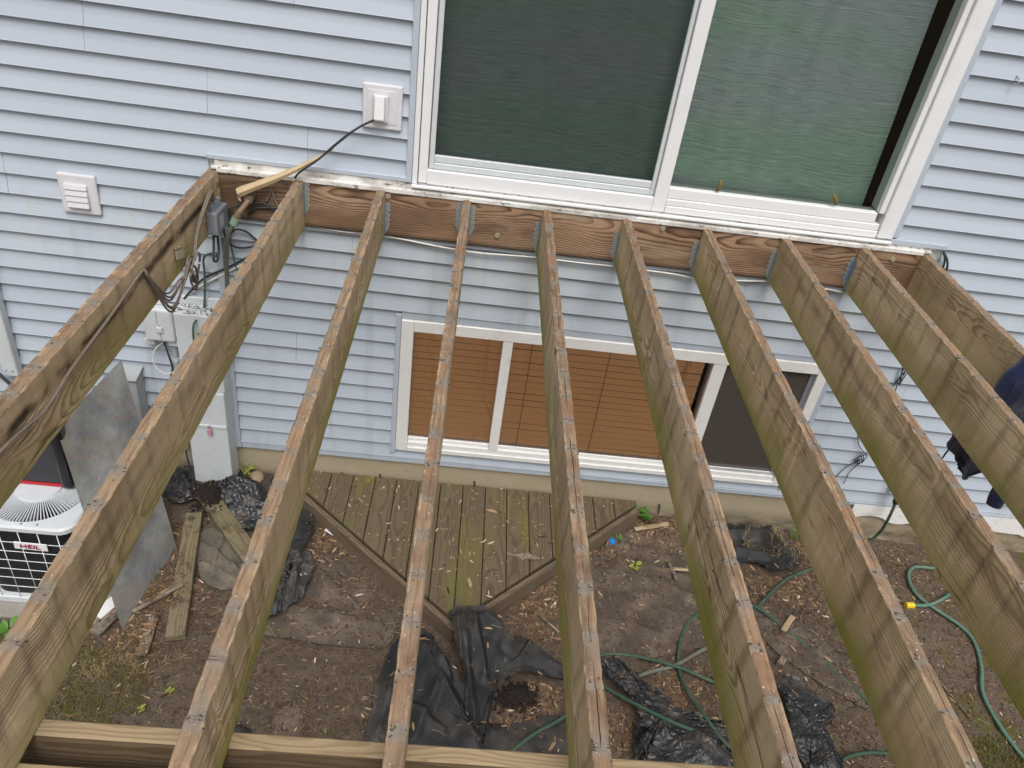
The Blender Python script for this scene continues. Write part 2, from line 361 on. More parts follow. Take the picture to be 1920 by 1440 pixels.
MT = dict(
 side=m_joist_side(), top=m_joist_top(), ledger=m_ledger(), siding=m_siding(), white=m_white(),
 oldwhite=m_white('weathered_white_vinyl', (.76, .755, .74), (.46, .42, .34), .25, 9), flash=m_flashing(),
 glass=m_glass(), screen=m_screen('insect_screen', (.035, .04, .042), .42), wscreen=m_screen('window_screen', (.10, .085, .075), .72),
 curtain=m_curtain(), soil=m_soil(), chips=m_chips(), film=m_plastic_film(), sheet=m_metal_sheet(),
 conc=m_concrete('foundation_concrete', (.33, .27, .18), (.46, .40, .29)), pad=m_concrete('pad_concrete', (.42, .42, .40), (.52, .52, .50)),
 beam=m_board('fresh_lumber', (.30, .225, .135), (.40, .31, .195), (.23, .16, .09), .006, mossamt=0),
 beamside=m_board('shaded_beam_side', (.15, .105, .062), (.23, .165, .10), (.10, .066, .038), .011),  # beam sides coloured darker than the tops, shade of the gap painted in
 deck=m_board('mossy_deck_boards', (.125, .093, .06), (.18, .138, .092), (.095, .069, .044), .013, (.17, .17, .03), .7),
 fascia=m_board('fascia_wood', (.145, .105, .068), (.215, .162, .108), (.10, .07, .046), .012),
 oldboard=m_board('muddy_board', (.18, .145, .09), (.27, .22, .14), (.12, .09, .055), .012, (.15, .15, .04), .5, dirt=(.05, .035, .025)),
 barewood=m_board('bare_split_wood', (.42, .31, .19), (.52, .41, .27), (.30, .20, .11), .010),
 stakewood=simple('split_stake_wood', (.58, .44, .27), .8, var=.25, scale=18, bump=.2, dirt=(.36, .24, .13), dscale=9),
 greywood=m_board('grey_split_wood', (.22, .18, .135), (.33, .28, .22), (.12, .09, .065), .008, dirt=(.07, .05, .035)),
 fab=m_fabric('black_weed_fabric', (.024, .025, .027), (.10, .084, .07), .6, .6, 3.5),
 fabdirt=m_fabric('mud_caked_fabric', (.09, .069, .055), (.175, .137, .105), .95, .9),
 fabgrey=m_fabric('grey_silty_fabric', (.115, .10, .08), (.21, .18, .135), .85, .85),
 fabfold=m_fabric('ashy_fabric', (.045, .045, .047), (.20, .19, .175), .7, .8, 14),
 galv=simple('galvanized_steel', (.42, .46, .46), .45, .55, .5, .2, 60, .1, (.28, .29, .28), 20),
 bolt=simple('weathered_bolt', (.40, .35, .27), .55, .3, .5, .25, 90),
 grey=simple('grey_box_plastic', (.42, .44, .45), .45, dirt=(.30, .29, .27)),
 lgrey=simple('pale_grey_paint', (.60, .635, .655), .4, dirt=(.42, .43, .42), damt=.4),
 dgrey=simple('dark_grey_plastic', (.20, .22, .25), .5), black=simple('black_rubber', (.018, .018, .02), .5),
 blackgloss=simple('black_vinyl', (.012, .012, .014), .3), red=simple('red_vinyl', (.45, .015, .02), .4),
 greyfab=simple('grey_bag_cloth', (.04, .04, .046), .8), brownwire=simple('dusty_cable', (.21, .17, .135), .7, var=.35, scale=60),
 cable=simple('black_cable', (.03, .034, .04), .55), wcable=simple('white_cable', (.74, .73, .70), .5), gcable=simple('green_wire', (.06, .12, .09), .6),
 hose=simple('green_hose_rubber', (.04, .092, .056), .7, var=.3, scale=25, dirt=(.115, .125, .09), dscale=7, damt=1),
 hose2=simple('pale_green_hose_rubber', (.09, .19, .14), .6, var=.25, scale=25, dirt=(.16, .17, .13), dscale=7, damt=.9),
 ghose=simple('dull_grey_hose', (.15, .155, .125), .65, var=.3, scale=40, dirt=(.10, .085, .06), dscale=9), yellow=simple('yellow_plastic', (.72, .52, .03), .4),
 brass=simple('tarnished_brass', (.21, .15, .095), .6, .35, dirt=(.17, .24, .18), dscale=30),
 verd=simple('green_verdigris', (.20, .30, .23), .7), acwhite=simple('ac_cover_paint', (.60, .63, .66), .45, dirt=(.48, .50, .51), damt=.35),
 acwire=simple('ac_wire_coating', (.72, .75, .77), .45), coil=simple('ac_coil_fins', (.014, .014, .016), .6, var=.4, scale=50),
 badge=simple('badge_white', (.78, .78, .78), .4), bred=simple('badge_red', (.42, .02, .06), .4), bblue=simple('badge_blue', (.05, .06, .25), .4),
 blue=simple('blue_plastic_film', (.02, .22, .68), .3), navy=None, slat=None, stone=simple('tan_stone', (.33, .25, .16), .9, var=.3, scale=14, bump=.3),
 room=simple('room_dark', (.045, .05, .05), .9), blueink=simple('blue_ink', (.03, .16, .42), .6), pinktag=simple('pink_tag', (.55, .26, .27), .6),
 leafy=m_leaf('leaf_green', (.05, .15, .02), (.13, .28, .04)), leafy2=m_leaf('leaf_yellow_green', (.20, .24, .03), (.36, .36, .08)),
 grass=m_leaf('grass_blades', (.08, .10, .015), (.22, .20, .05)), straw=m_leaf('dry_straw', (.26, .19, .09), (.42, .33, .18)),
 bark=simple('grey_bark', (.27, .215, .155), .9, var=.4, scale=40, bump=.4), paper=simple('white_scrap', (.74, .73, .76), .6),
 pod=simple('olive_pod', (.16, .13, .04), .7), darksoil=simple('dark_wet_soil', (.022, .014, .011), .95, var=.4, scale=60, bump=.4),
 mudboard=simple('black_wet_wood', (.06, .047, .038), .8, var=.35, scale=40, bump=.3), insul=m_white('white_insulation', (.74, .735, .71), (.40, .36, .30), .6, 12, .7),
)
def _navy():
    g = G('navy_fleece'); v = g.co(); n = g.noise(v, 320, 2)
    return g.pbr(g.mix(n, (.006, .009, .035), (.013, .02, .07)), .95, g.bump(n, .3, .002), spec=.1, Sheen_Weight=.35)
MT['navy'] = _navy()
def _slat():
    g = G('brown_blind_slat'); v = g.co(); n = g.noise(g.vmul(v, (1.2, 30, 30)), 3, 4, .6)
    return g.pbr(g.mix(n, (.86, .46, .20), (.92, .57, .29)), .5, g.bump(n, .1, .002), spec=.35)
MT['slat'] = _slat(); MT['slat2'] = simple('blind_cord', (.36, .17, .075), .8)

# ------------------------------------------------------------------ object helpers
def mesh_obj(name, verts, faces, mat=None, parent=None, smooth=False, mats=None, midx=None):
    me = bpy.data.meshes.new(name); me.from_pydata([tuple(map(float, v)) for v in verts], [], [tuple(map(int, f)) for f in faces]); me.update()
    for m in (mats or [mat]): me.materials.append(m)
    if midx is not None: me.polygons.foreach_set('material_index', np.asarray(midx, np.int32))
    if smooth: me.polygons.foreach_set('use_smooth', [True]*len(me.polygons))
    o = bpy.data.objects.new(name, me); col.objects.link(o)
    if parent is not None: o.parent = parent
    return o
def link_mesh(name, me, parent=None):
    o = bpy.data.objects.new(name, me); col.objects.link(o); o.parent = parent; return o
def tag(o, label, cat, group=None, kind=None):
    o['label'] = label; o['category'] = cat
    if group: o['group'] = group
    if kind: o['kind'] = kind
    return o
def empty(name, loc=(0, 0, 0)):
    o = bpy.data.objects.new(name, None); col.objects.link(o); o.location = loc; o.empty_display_size = .1; return o
def thing(name, label, cat, loc=(0, 0, 0), group=None): return tag(empty(name, loc), label, cat, group)

def boxbm(bm, x0, x1, y0, y1, z0, z1, mat=0):
    vs_ = [bm.verts.new((x, y, z)) for x in (x0, x1) for y in (y0, y1) for z in (z0, z1)]
    for f in ((0, 1, 3, 2), (4, 6, 7, 5), (0, 4, 5, 1), (2, 3, 7, 6), (0, 2, 6, 4), (1, 5, 7, 3)):
        fc = bm.faces.new([vs_[i] for i in f]); fc.material_index = mat
def bm_obj(name, bm, mat, parent=None, bevel=0, seg=1, smooth=False, mats=None):
    if bevel: bmesh.ops.bevel(bm, geom=list(bm.edges), offset=bevel, segments=seg, affect='EDGES', profile=.5)
    bmesh.ops.recalc_face_normals(bm, faces=bm.faces)
    me = bpy.data.meshes.new(name); bm.to_mesh(me); bm.free()
    for m in (mats or [mat]): me.materials.append(m)
    if smooth: me.polygons.foreach_set('use_smooth', [True]*len(me.polygons))
    return link_mesh(name, me, parent)
def box(name, x0, x1, y0, y1, z0, z1, mat, parent=None, bevel=.002, seg=1):
    bm = bmesh.new(); boxbm(bm, x0, x1, y0, y1, z0, z1); return bm_obj(name, bm, mat, parent, bevel, seg)
def lbox(name, size, mat, parent=None, loc=(0, 0, 0), rot=(0, 0, 0), bevel=.002, seg=1):
    o = box(name, -size[0]/2, size[0]/2, -size[1]/2, size[1]/2, -size[2]/2, size[2]/2, mat, parent, bevel, seg)
    o.location = loc; o.rotation_euler = rot; return o
def cat_rom(pts, n=8, closed=False):
    P = [np.array(p, float) for p in pts]; out = []
    m = len(P); last = m if closed else m-1
    for i in range(last):
        p0 = P[(i-1) % m] if closed or i > 0 else 2*P[0]-P[1]
        p1 = P[i]; p2 = P[(i+1) % m]
        p3 = P[(i+2) % m] if closed or i+2 < m else 2*P[-1]-P[-2]
        for k in range(n):
            t = k/n; out.append(.5*((2*p1)+(-p0+p2)*t+(2*p0-5*p1+4*p2-p3)*t*t+(-p0+3*p1-3*p2+p3)*t**3))
    if not closed: out.append(P[-1])
    return out
def tube_geo(path, r, ns=8, off=0):
    P = [np.array(p, float) for p in path]; V = []; F = []; rr = r if hasattr(r, '__len__') else [r]*len(P)
    T = [P[min(i+1, len(P)-1)]-P[max(i-1, 0)] for i in range(len(P))]; T = [t/(np.linalg.norm(t)+1e-12) for t in T]
    u = np.cross(T[0], (0, 0, 1.0)); u = u if np.linalg.norm(u) > .05 else np.cross(T[0], (1.0, 0, 0)); u /= np.linalg.norm(u)
    for i, (p, t) in enumerate(zip(P, T)):
        u = u-t*np.dot(u, t); u /= np.linalg.norm(u)+1e-12; v = np.cross(t, u)
        for k in range(ns):
            a = 2*math.pi*k/ns; V.append(p+rr[i]*(math.cos(a)*u+math.sin(a)*v))
    for i in range(len(P)-1):
        for k in range(ns):
            a = off+i*ns+k; b = off+i*ns+(k+1) % ns; F.append((a, b, b+ns, a+ns))
    F.append(tuple(off+k for k in range(ns))[::-1]); F.append(tuple(off+(len(P)-1)*ns+k for k in range(ns)))
    return V, F
def tube(name, pts, r, mat, parent=None, n=6, ns=8, smooth_path=True):
    V, F = tube_geo(cat_rom(pts, n) if smooth_path and len(pts) > 2 else pts, r, ns)
    return mesh_obj(name, V, F, mat, parent, True)
def cyl(name, p0, p1, r, mat, parent=None, ns=16, r1=None):
    V, F = tube_geo([p0, p1], [r, r if r1 is None else r1], ns)
    o = mesh_obj(name, V, F, mat, parent); return o

def board(name, L, W, T, mat, parent=None, seed=0., nseg=10, jit=.0012, moss=0., ch=.003, top=None, knick=0., warp=0., gapfn=None, y0=0.):
    """a sawn board: local X = W, local Y = length from y0 to y0+L, local Z from -T to 0"""
    a = W/2; prof = [(-a+ch, 0), (a-ch, 0), (a, -ch), (a, -T+ch), (a-ch, -T), (-a+ch, -T), (-a, -T+ch), (-a, -ch)]
    V = []; F = []; MI = []; n = len(prof); ys = np.linspace(y0, y0+L, nseg+1); r_ = np.random.RandomState(int(seed*1000) % 99991)
    for y in ys:
        bow = warp*math.sin((y-y0)/L*math.pi)
        for k, (x, z) in enumerate(prof):
            j = r_.uniform(-jit, jit, 2)
            if k in (0, 1, 2, 7) and knick:
                d = gapfn(y) if gapfn else 1; deep = r_.rand() < .035; j = j+np.array([-np.sign(x), -1])*r_.rand()*knick*(3.2 if deep else 1.8 if d < .012 else .5)
            V.append((x+bow+j[0], y, z+j[1]))
    for i in range(nseg):
        for k in range(n):
            A = i*n+k; B = i*n+(k+1) % n; F.append((A, A+n, B+n, B)); MI.append(1 if (top and k in (7, 0, 1)) else 0)
    F.append(tuple(range(n))); MI.append(0); F.append(tuple(nseg*n+k for k in range(n))[::-1]); MI.append(0)
    o = mesh_obj(name, V, F, mat, parent, mats=[mat, top] if top else None, midx=MI if top else None)
    o['seed'] = float(seed); o['moss'] = float(moss); return o

# ================================================================== STRUCTURE: ground
def make_ground():
    xs = np.concatenate([[-60, -30, -15, -8, -5], np.arange(-3.8, 4.2, .018), [5.5, 9, 16, 32, 60]])
    ys = np.concatenate([[-60, -30, -14, -7, -4.5], np.arange(-3.6, .045, .018)])
    X, Y = np.meshgrid(xs, ys); Z = gz(X, Y)+gfine(X, Y)
    V = np.stack([X, Y, Z], -1).reshape(-1, 3); nx = len(xs)
    i = np.arange(len(ys)-1)[:, None]*nx+np.arange(nx-1)[None]
    F = np.stack([i, i+1, i+nx+1, i+nx], -1).reshape(-1, 4)
    o = mesh_obj('ground', V, F.tolist(), MT['soil'], smooth=True); o['kind'] = 'structure'; return o
make_ground()

# ================================================================== STRUCTURE: the house
house = thing('house', 'pale blue vinyl sided house with sliding door above a basement window', 'house')
# wall core behind the siding, with openings for door and window
DX0, DX1, DZ0, DZ1 = -.665, 1.741, .04, 2.10
WX0, WX1, WZ0, WZ1 = -.680, 1.722, -1.632, -.722
def core():
    bm = bmesh.new()
    for b in ((-5, DX0, .06, 3.0), (DX1, 5, .06, 3.0), (DX0, DX1, DZ1, 3.0), (-5, 5, WZ1, .06), (-5, WX0, WZ0, WZ1), (WX1, 5, WZ0, WZ1), (-5, 5, -1.74, WZ0)):
        boxbm(bm, b[0], b[1], .004, .14, b[2], b[3])
    return bm_obj('wall_sheathing', bm, MT['lgrey'], house)
core()
def room(name, x0, x1, z0, z1, y0, y1):
    bm = bmesh.new(); boxbm(bm, x0, x1, y0, y1, z0, z1)
    front = [f for f in bm.faces if all(abs(v.co.y-y0) < 1e-6 for v in f.verts)]
    bmesh.ops.delete(bm, geom=front, context='FACES_ONLY')
    return bm_obj(name, bm, MT['room'], house)
room('upper_room', -4.9, 4.9, -.2, 2.9, .14, 4); room('basement_room', -4.9, 4.9, -2.1, -.3, .14, 4)
rf = box('roof_eave', -5.2, 5.2, -.35, 4.2, 3.0, 3.2, MT['white'], house, .01)

PL = .1025
SIDING_SLOPE = -.006
def zline(k): return .040-PL*k
def plank(x0, x1, z, off=0., h=PL, zs=None):
    """one course of clapboard profile: butt edge at the bottom, top tucked under the next course"""
    prof = [(.004, h+.012), (.001, h), (-.008, h*.5), (-.0195, .006), (-.0210, .002), (-.0200, 0), (.0, .001)]
    n = max(1, int((x1-x0)/.3)); xs = np.linspace(x0, x1, n+1); V = []; F = []; m = len(prof)
    cx = (x0+x1)/2
    for x in xs:
        j = random.uniform(-.0014, .0014)
        for (y, zz) in prof: V.append((x-cx, y+off+j, zz+SIDING_SLOPE*(x-cx)))
    for i in range(n):
        for k in range(m-1): a = i*m+k; F.append((a, a+1, a+m+1, a+m))
    for e in (0, n): F.append(tuple(e*m+k for k in range(m)))
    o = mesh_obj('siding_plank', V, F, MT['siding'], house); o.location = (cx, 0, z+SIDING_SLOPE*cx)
    return o
SEAMS = {-5: [-2.10], -4: [-2.115], -3: [-1.60], -2: [-1.61], -1: [-1.16, 2.9], 0: [-1.162], 4: [-.95, 1.1], 5: [-.955, 1.105], 6: [-.03], 7: [-.035], 2: [-2.6], 3: [-2.605, 2.7], 8: [2.5], 9: [2.505], 10: [-1.25], 11: [-1.255], 12: [2.75], 13: [2.755], -7: [-1.2], -8: [-1.205], -6: [2.6]}
for k in range(-20, 18):
    zb = zline(k); zt = zb+PL; spans = []
    if zb >= .03:                       # beside the door, above the ledger
        spans = [(-4.9, DX0-.028), (DX1+.03, 4.9)]
        if zb > DZ1: spans = [(-4.9, 4.9)]
    elif zb > -.30: spans = [(-4.9, -1.632), (2.045, 4.9)]
    elif zt > WZ1+.02 and zb > WZ1-.03: spans = [(-4.9, 4.9)]
    elif zt > WZ0-.03 and zb < WZ1: spans = [(-4.9, WX0-.028), (WX1+.03, 4.9)]
    else: spans = [(-4.9, 4.9)]
    for a, b in spans:
        cuts = [s for s in SEAMS.get(k, []) if a+.1 < s < b-.1]
        pts = [a]+cuts+[b]
        for i in range(len(pts)-1):
            plank(pts[i]+(.0012 if i else 0), pts[i+1], zb, -.0012 if (i % 2 == 0 and cuts) else 0)
plank(WX0-.03, WX1+.03, zline(17), 0, .070)   # ripped course under the window
box('starter_strip', -4.9, 4.9, -.0165, .004, -1.738, -1.69, MT['siding'], house, .002)
# J channels (siding coloured)
def chan(x0, x1, z0, z1, y0=-.0245, y1=.004): return box('j_channel', x0, x1, y0, y1, z0, z1, MT['siding'], house, .0015)
chan(DX0-.030, DX0-.002, .068, DZ1); chan(DX1+.002, DX1+.032, .060, DZ1)
chan(-1.632, DX0-.002, .047, .068, -.028); chan(DX1+.002, 2.045, .028, .052, -.029)
chan(WX0-.030, WX0-.002, WZ0-.03, WZ1+.03); chan(WX1+.002, WX1+.032, WZ0-.03, WZ1+.03); chan(WX0-.002, WX1+.002, WZ1+.003, WZ1+.045, -.0155)
chan(-1.632, 2.045, -.262, -.237, -.0255); chan(-1.632, -1.600, -1.73, -.262, -.028)
# foundation
fo = mesh_obj('foundation', *(lambda xs: (
    [(x, .006+.006*(fbm(x*4, z*9, 5)-.5)+.02*max(0, (-1.80-z))*.4*0, z) for x in xs for z in (-1.728, -1.78, -1.84, -1.9, -1.96, -2.2)],
    [(i*6+k, (i+1)*6+k, (i+1)*6+k+1, i*6+k+1) for i in range(len(xs)-1) for k in range(5)]))(np.linspace(-5, 5, 140)), MT['conc'], house)
# white insulation board, bottom edge broken
def insulation():
    xs = np.linspace(2.25, 4.9, 60); V = []; F = []
    for x in xs:
        zb = -1.80-.05*vn(x*5, 2, 8)-.03*vn(x*17, 1, 4)-.05*np.clip(x-2.5, 0, 1)
        V += [(x, -.003, -1.728), (x, -.018, -1.729), (x, -.02, zb), (x, -.003, zb-.004)]
    for i in range(len(xs)-1):
        for k in range(3): F.append((i*4+k, i*4+k+4, i*4+k+5, i*4+k+1))
    F += [(0, 1, 2, 3)]
    return mesh_obj('insulation_board', V, F, MT['insul'], house)
insulation()
for x, z in ((-.77, -1.885), (-.18, -1.87), (1.016, -1.915)):
    tube('form_tie', [(x, .01, z+.01), (x+.004, -.012, z+.004), (x+.006, -.02, z-.05)], .005, MT['black'], house, ns=6)

# ---- sliding door (part of the house)
door = empty('sliding_door'); door.parent = house
def dp(name, *a, mat='white', bevel=.003): return box(name, *a[:6], MT[mat], door, bevel)
dp('brick_mould', DX0, -.640, -.030, .06, .042, DZ1)
dp('jamb', -.636, -.594, -.024, .10, .050, DZ1)
dp('jamb', 1.661, DX1, -.034, .10, .052, DZ1)
dp('jamb_stop', 1.632, 1.660, -.016, .09, .170, DZ1)
dp('head', -.594, 1.632, -.024, .10, 2.03, DZ1)
dp('sill_rail', -.594, .508, -.026, .12, .047, .118)
dp('sill_nose', DX0, DX1, -.052, -.031, .030, .044)
dp('screen_stile', -.590, -.566, -.006, .016, .121, 2.03, mat='lgrey'); dp('screen_stile', .487, .507, -.006, .016, .121, 2.03, mat='lgrey')
dp('screen_rail', -.566, .487, -.008, .016, .121, .150, mat='lgrey'); dp('screen_rail', -.566, .487, -.002, .020, .1515, .186, mat='lgrey')
dp('meeting_stile', .509, .572, -.026, .07, .048, 2.03)
dp('bottom_rail', .574, 1.630, -.012, .07, .118, .170); dp('bottom_rail', .574, 1.659, -.020, .07, .084, .1165); dp('bottom_rail', .574, 1.659, -.027, .07, .047, .0825)
def pane(name, x0, x1, z0, z1, y, mat, parent):
    return mesh_obj(name, [(x0, y, z0), (x1, y, z0), (x1, y, z1), (x0, y, z1)], [(0, 1, 2, 3)], MT[mat], parent)
pane('insect_screen', -.568, .489, .184, 2.03, .008, 'screen', door)
pane('glass_pane', -.594, .52, .118, 2.03, .045, 'glass', door)
pane('glass_pane', .571, 1.633, .168, 2.03, .022, 'glass', door)
# ---- basement window (part of the house)
win = empty('basement_window'); win.parent = house
def wp(name, *a, mat='oldwhite', bevel=.003): return box(name, *a[:6], MT[mat], win, bevel)
wp('stile', WX0, -.612, -.030, .06, -1.632, -.722); wp('stile', 1.662, WX1, -.030, .06, -1.632, -.722)
wp('head_rail', -.612, 1.662, -.028, .06, -.790, -.722)
wp('sill_rail', -.612, 1.662, -.032, .07, -1.632, -1.600); wp('sill_ledge', -.612, 1.662, -.020, .06, -1.600, -1.567); wp('sill_track', -.612, 1.662, -.002, .05, -1.567, -1.545)
wp('mullion', -.122, -.066, -.024, .06, -1.567, -.790); wp('mullion', 1.064, 1.140, -.024, .06, -1.567, -.790)
pane('glass_pane', -.613, -.121, -1.547, -.789, .012, 'glass', win)
pane('glass_pane', -.067, 1.065, -1.567, -.789, .006, 'glass', win)
pane('glass_pane', 1.139, 1.663, -1.567, -.789, .03, 'glass', win)
wp('screen_frame', 1.141, 1.661, -.006, .008, -1.566, -1.548, mat='grey', bevel=.001); wp('screen_frame', 1.636, 1.661, -.006, .008, -1.547, -.791, mat='dgrey', bevel=.001)
pane('insect_screen', 1.14, 1.637, -1.549, -.789, .001, 'wscreen', win)
# ---- wall plates (parts)
vent = empty('wall_vent'); vent.parent = house
bm = bmesh.new(); boxbm(bm, -2.352, -2.172, -.034, -.012, -.312, -.110); bm_obj('vent_plate', bm, MT['grey'], vent, .008, 2)
vm = simple('vent_plastic', (.66, .65, .68), .45); vent.children[0].data.materials[0] = vm
for i in range(4):
    z = -.160-.0295*i
    o = lbox('louver', (.108-.002*i, .018, .027), vm, vent, (-2.268+.001*i, -.040-.0015*i, z-.013), (R(-14), 0, 0), .002)
ocov = empty('outlet_cover'); ocov.parent = house
box('cover_plate', -.904, -.725, -.034, -.012, .286, .486, vm, ocov, .007, 2)
box('cover_step', -.882, -.747, -.0365, -.034, .312, .462, vm, ocov, .001)
box('outlet_frame', -.856, -.786, -.052, -.0365, .322, .443, vm, ocov, .004)
lbox('outlet_lid', (.046, .020, .108), MT['white'], ocov, (-.823, -.070, .392), (R(-8), 0, R(4)), .005, 2)
# downspout
dsp = empty('downspout'); dsp.parent = house
box('downspout_pipe', -2.86, -2.775, -.075, -.016, -1.33, -.60, MT['lgrey'], dsp, .008, 2)
box('downspout_elbow', -2.875, -2.77, -.078, -.016, -.60, 1.2, MT['lgrey'], dsp, .010, 2)
for x in (-2.835, -2.80): cyl('rivet', (x, -.078, -1.29), (x, -.073, -1.29), .005, MT['dgrey'], dsp, 8)
# light flashing over the ledger
fl = empty('ledger_flashing'); fl.parent = house
box('flashing_top', -1.612, 1.965, -.046, -.016, .004, .018, MT['flash'], fl, .003)
box('flashing_back', -1.60, 2.0, -.022, .004, .018, .046, MT['flash'], fl, .002)
box('flashing_lip', -1.585, 1.925, -.0495, -.043, -.008, .014, MT['flash'], fl, .002)

# ================================================================== DECK FRAME
deck = thing('deck_frame', 'bare weathered deck joists hung from a ledger board, decking removed', 'deck frame')
JX = [-1.6037, -1.1975, -.8078, -.3925, 0., .3984, .8035, 1.2072, 1.6158, 1.945]
JF = [.0131, .0032, .0224, -.006, .0074, -.0027, -.0043, 0., .0108, .012]
DEP = .240
def gapfn(y): t = (y-PH)/PITCH; return abs(t-round(t))*PITCH
TAN = [.15, .6, .5, .15, .05, .15, .2, .25, .45, .4]; SPL = [0, 0, .3, .35, 1, .8, .9, .3, .2, 0]; MOSS = [.6, .6, .95, 1, 1, 1, 1, .85, .7, .4]; STN = [.5, .6, .5, .5, .75, .8, .8, .78, .68, .4]
chipm = None
for i, x in enumerate(JX):
    y1 = -.044 if i not in (0, 9) else -.004
    L = 3.25
    j = board('joist', L, .040 if i else .052, DEP, MT['side'], deck, seed=.37+i*1.618, nseg=170, jit=.0007, moss=MOSS[i], ch=.0025, top=MT['top'], knick=.0016, warp=.004*((i % 3)-1), gapfn=gapfn, y0=0)
    # local coordinates follow the world along Y so that stains of neighbouring joists line up with the old boards
    me = j.data; co = np.empty(len(me.vertices)*3); me.vertices.foreach_get('co', co); co = co.reshape(-1, 3); co[:, 1] = y1-L+co[:, 1]
    me.vertices.foreach_set('co', co.reshape(-1)); me.update()
    j.location = (x, 0, 0); j.rotation_euler = (0, 0, math.atan2(JF[i], 3.0)); j['tan'] = TAN[i]; j['split'] = SPL[i]; j['stain'] = STN[i]; j['grey'] = [.1, .25, .3, .5, .45, .4, .15, .25, .4, .3][i]; j['streak'] = 1. if i == 0 else (.35 if i in (1, 7) else 0.)
    # fibres, caulk crumbs and leaf rot left at the old gaps
    V = []; F = []; r_ = np.random.RandomState(50+i)
    for k in range(1, 26):
        y = PH+PITCH*(8-k)
        if y > -.06 or y < -3.2: continue
        for q in range(r_.randint(1, 7)):
            s = r_.choice([-1, 1]); px = s*(.019+r_.uniform(-.012, .003)); py = y+r_.normal(0, .008); pz = .0005 if abs(px) < .0185 else -r_.rand()*.012
            a = r_.rand(3)*6.28; sz = np.array([r_.uniform(.0015, .005), r_.uniform(.001, .0025), r_.uniform(.0008, .002)])
            M = np.array(Matrix.Rotation(a[2], 3, 'Z') @ Matrix.Rotation(a[0]*.2, 3, 'X')); o0 = len(V)
            for dx, dy, dz in ((-1, -1, -1), (1, -1, -1), (1, 1, -1), (-1, 1, -1), (0, 0, 1)): V.append(M @ (sz*np.array([dx, dy, dz]))+np.array([px, py, pz]))
            F += [(o0, o0+1, o0+4), (o0+1, o0+2, o0+4), (o0+2, o0+3, o0+4), (o0+3, o0, o0+4), (o0+3, o0+2, o0+1, o0)]
    d = mesh_obj('debris', V, F, MT['mudboard'], j); d['kind'] = 'stuff'; d['seed'] = 1.
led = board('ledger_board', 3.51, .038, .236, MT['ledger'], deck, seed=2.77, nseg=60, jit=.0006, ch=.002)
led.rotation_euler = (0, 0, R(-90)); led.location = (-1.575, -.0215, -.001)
# beam under the joists: two boards with a gap
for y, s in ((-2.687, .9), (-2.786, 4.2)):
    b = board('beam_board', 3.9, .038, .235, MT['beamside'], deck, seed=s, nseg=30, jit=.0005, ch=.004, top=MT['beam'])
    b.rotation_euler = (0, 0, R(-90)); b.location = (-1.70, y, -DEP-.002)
for x in (-1.45, 1.95):
    p = board('support_post', 1.75, .089, .058, MT['beam'], deck, seed=x+5, nseg=4); p.rotation_euler = (R(90), 0, 0); p.location = (x, -2.7655, -2.06)
# joist hangers: slotted flange on the ledger
def hanger_mesh(side):
    n = 5; z0, z1 = -.060, -.190; V = []; o_ = []
    zs = np.linspace(z0, z1, n*6+1)
    o_.append((.002, z0+.002))
    for t, z in zip(np.linspace(0, n, n*6+1), zs): o_.append((.0245+.0035*math.cos(t*2*math.pi+math.pi), z))
    o_ += [(.020, -.200), (.002, -.228)]
    for y in (0, -.0022): V += [(side*a, y, b) for a, b in o_]
    m = len(o_); F = [tuple(range(m)), tuple(range(2*m-1, m-1, -1))]+[(k, (k+1) % m, m+(k+1) % m, m+k) for k in range(m)]
    # leg along the joist
    b0 = len(V)
    V += [(0, 0, -.06), (0, -.032, -.07), (0, -.032, -.235), (0, 0, -.235), (side*-.0015, 0, -.06), (side*-.0015, -.032, -.07), (side*-.0015, -.032, -.235), (side*-.0015, 0, -.235)]
    F += [tuple(b0+k for k in f) for f in ((0, 1, 2, 3), (7, 6, 5, 4), (0, 4, 5, 1), (1, 5, 6, 2), (2, 6, 7, 3))]
    me = bpy.data.meshes.new('joist_hanger'); me.from_pydata(V, [], F); me.update(); me.materials.append(MT['galv']); return me
HM = {1: hanger_mesh(1), -1: hanger_mesh(-1)}
NM = None
def hanger(i, side, dz=0., name='joist_hanger'):
    global NM
    o = link_mesh(name, HM[side], deck); o.location = (JX[i]+side*.0215, -.0415, dz)
    for z in (-.08, -.105, -.13, -.155, -.18):
        if NM is None:
            V, F = tube_geo([(0, 0, 0), (0, -.002, 0)], .0035, 8); q = mesh_obj('nail', V, F, MT['dgrey'], o); NM = q.data
        else: q = link_mesh('nail', NM, o)
        q.location = (side*(.009+.006*(int(z*1000) % 2)), -.0024, z+dz*0)
    return o
for i, s, dz in ((1, 1, .055), (2, 1, 0), (3, -1, .045), (3, 1, .035), (4, -1, -.008), (5, -1, -.008), (6, -1, -.01), (7, -1, -.01), (8, -1, .0), (1, -1, .03), (2, -1, 0), (4, 1, -.01)): h = hanger(i, s, dz)
def text_mesh(s, size, ext, mat, parent, name):
    cu = bpy.data.curves.new(name, 'FONT'); cu.body = s; cu.size = size; cu.extrude = ext; cu.align_x = 'CENTER'; cu.align_y = 'CENTER'
    t = bpy.data.objects.new(name+'_tmp', cu); col.objects.link(t); bpy.context.view_layer.update()
    me = bpy.data.meshes.new_from_object(t.evaluated_get(bpy.context.evaluated_depsgraph_get())); bpy.data.objects.remove(t); bpy.data.curves.remove(cu)
    me.name = name; me.materials.clear(); me.materials.append(mat); return link_mesh(name, me, parent)
h9 = [o for o in deck.children if o.name.startswith('joist_hanger') and abs(o.location.x-(JX[8]-.0215)) < .001][0]
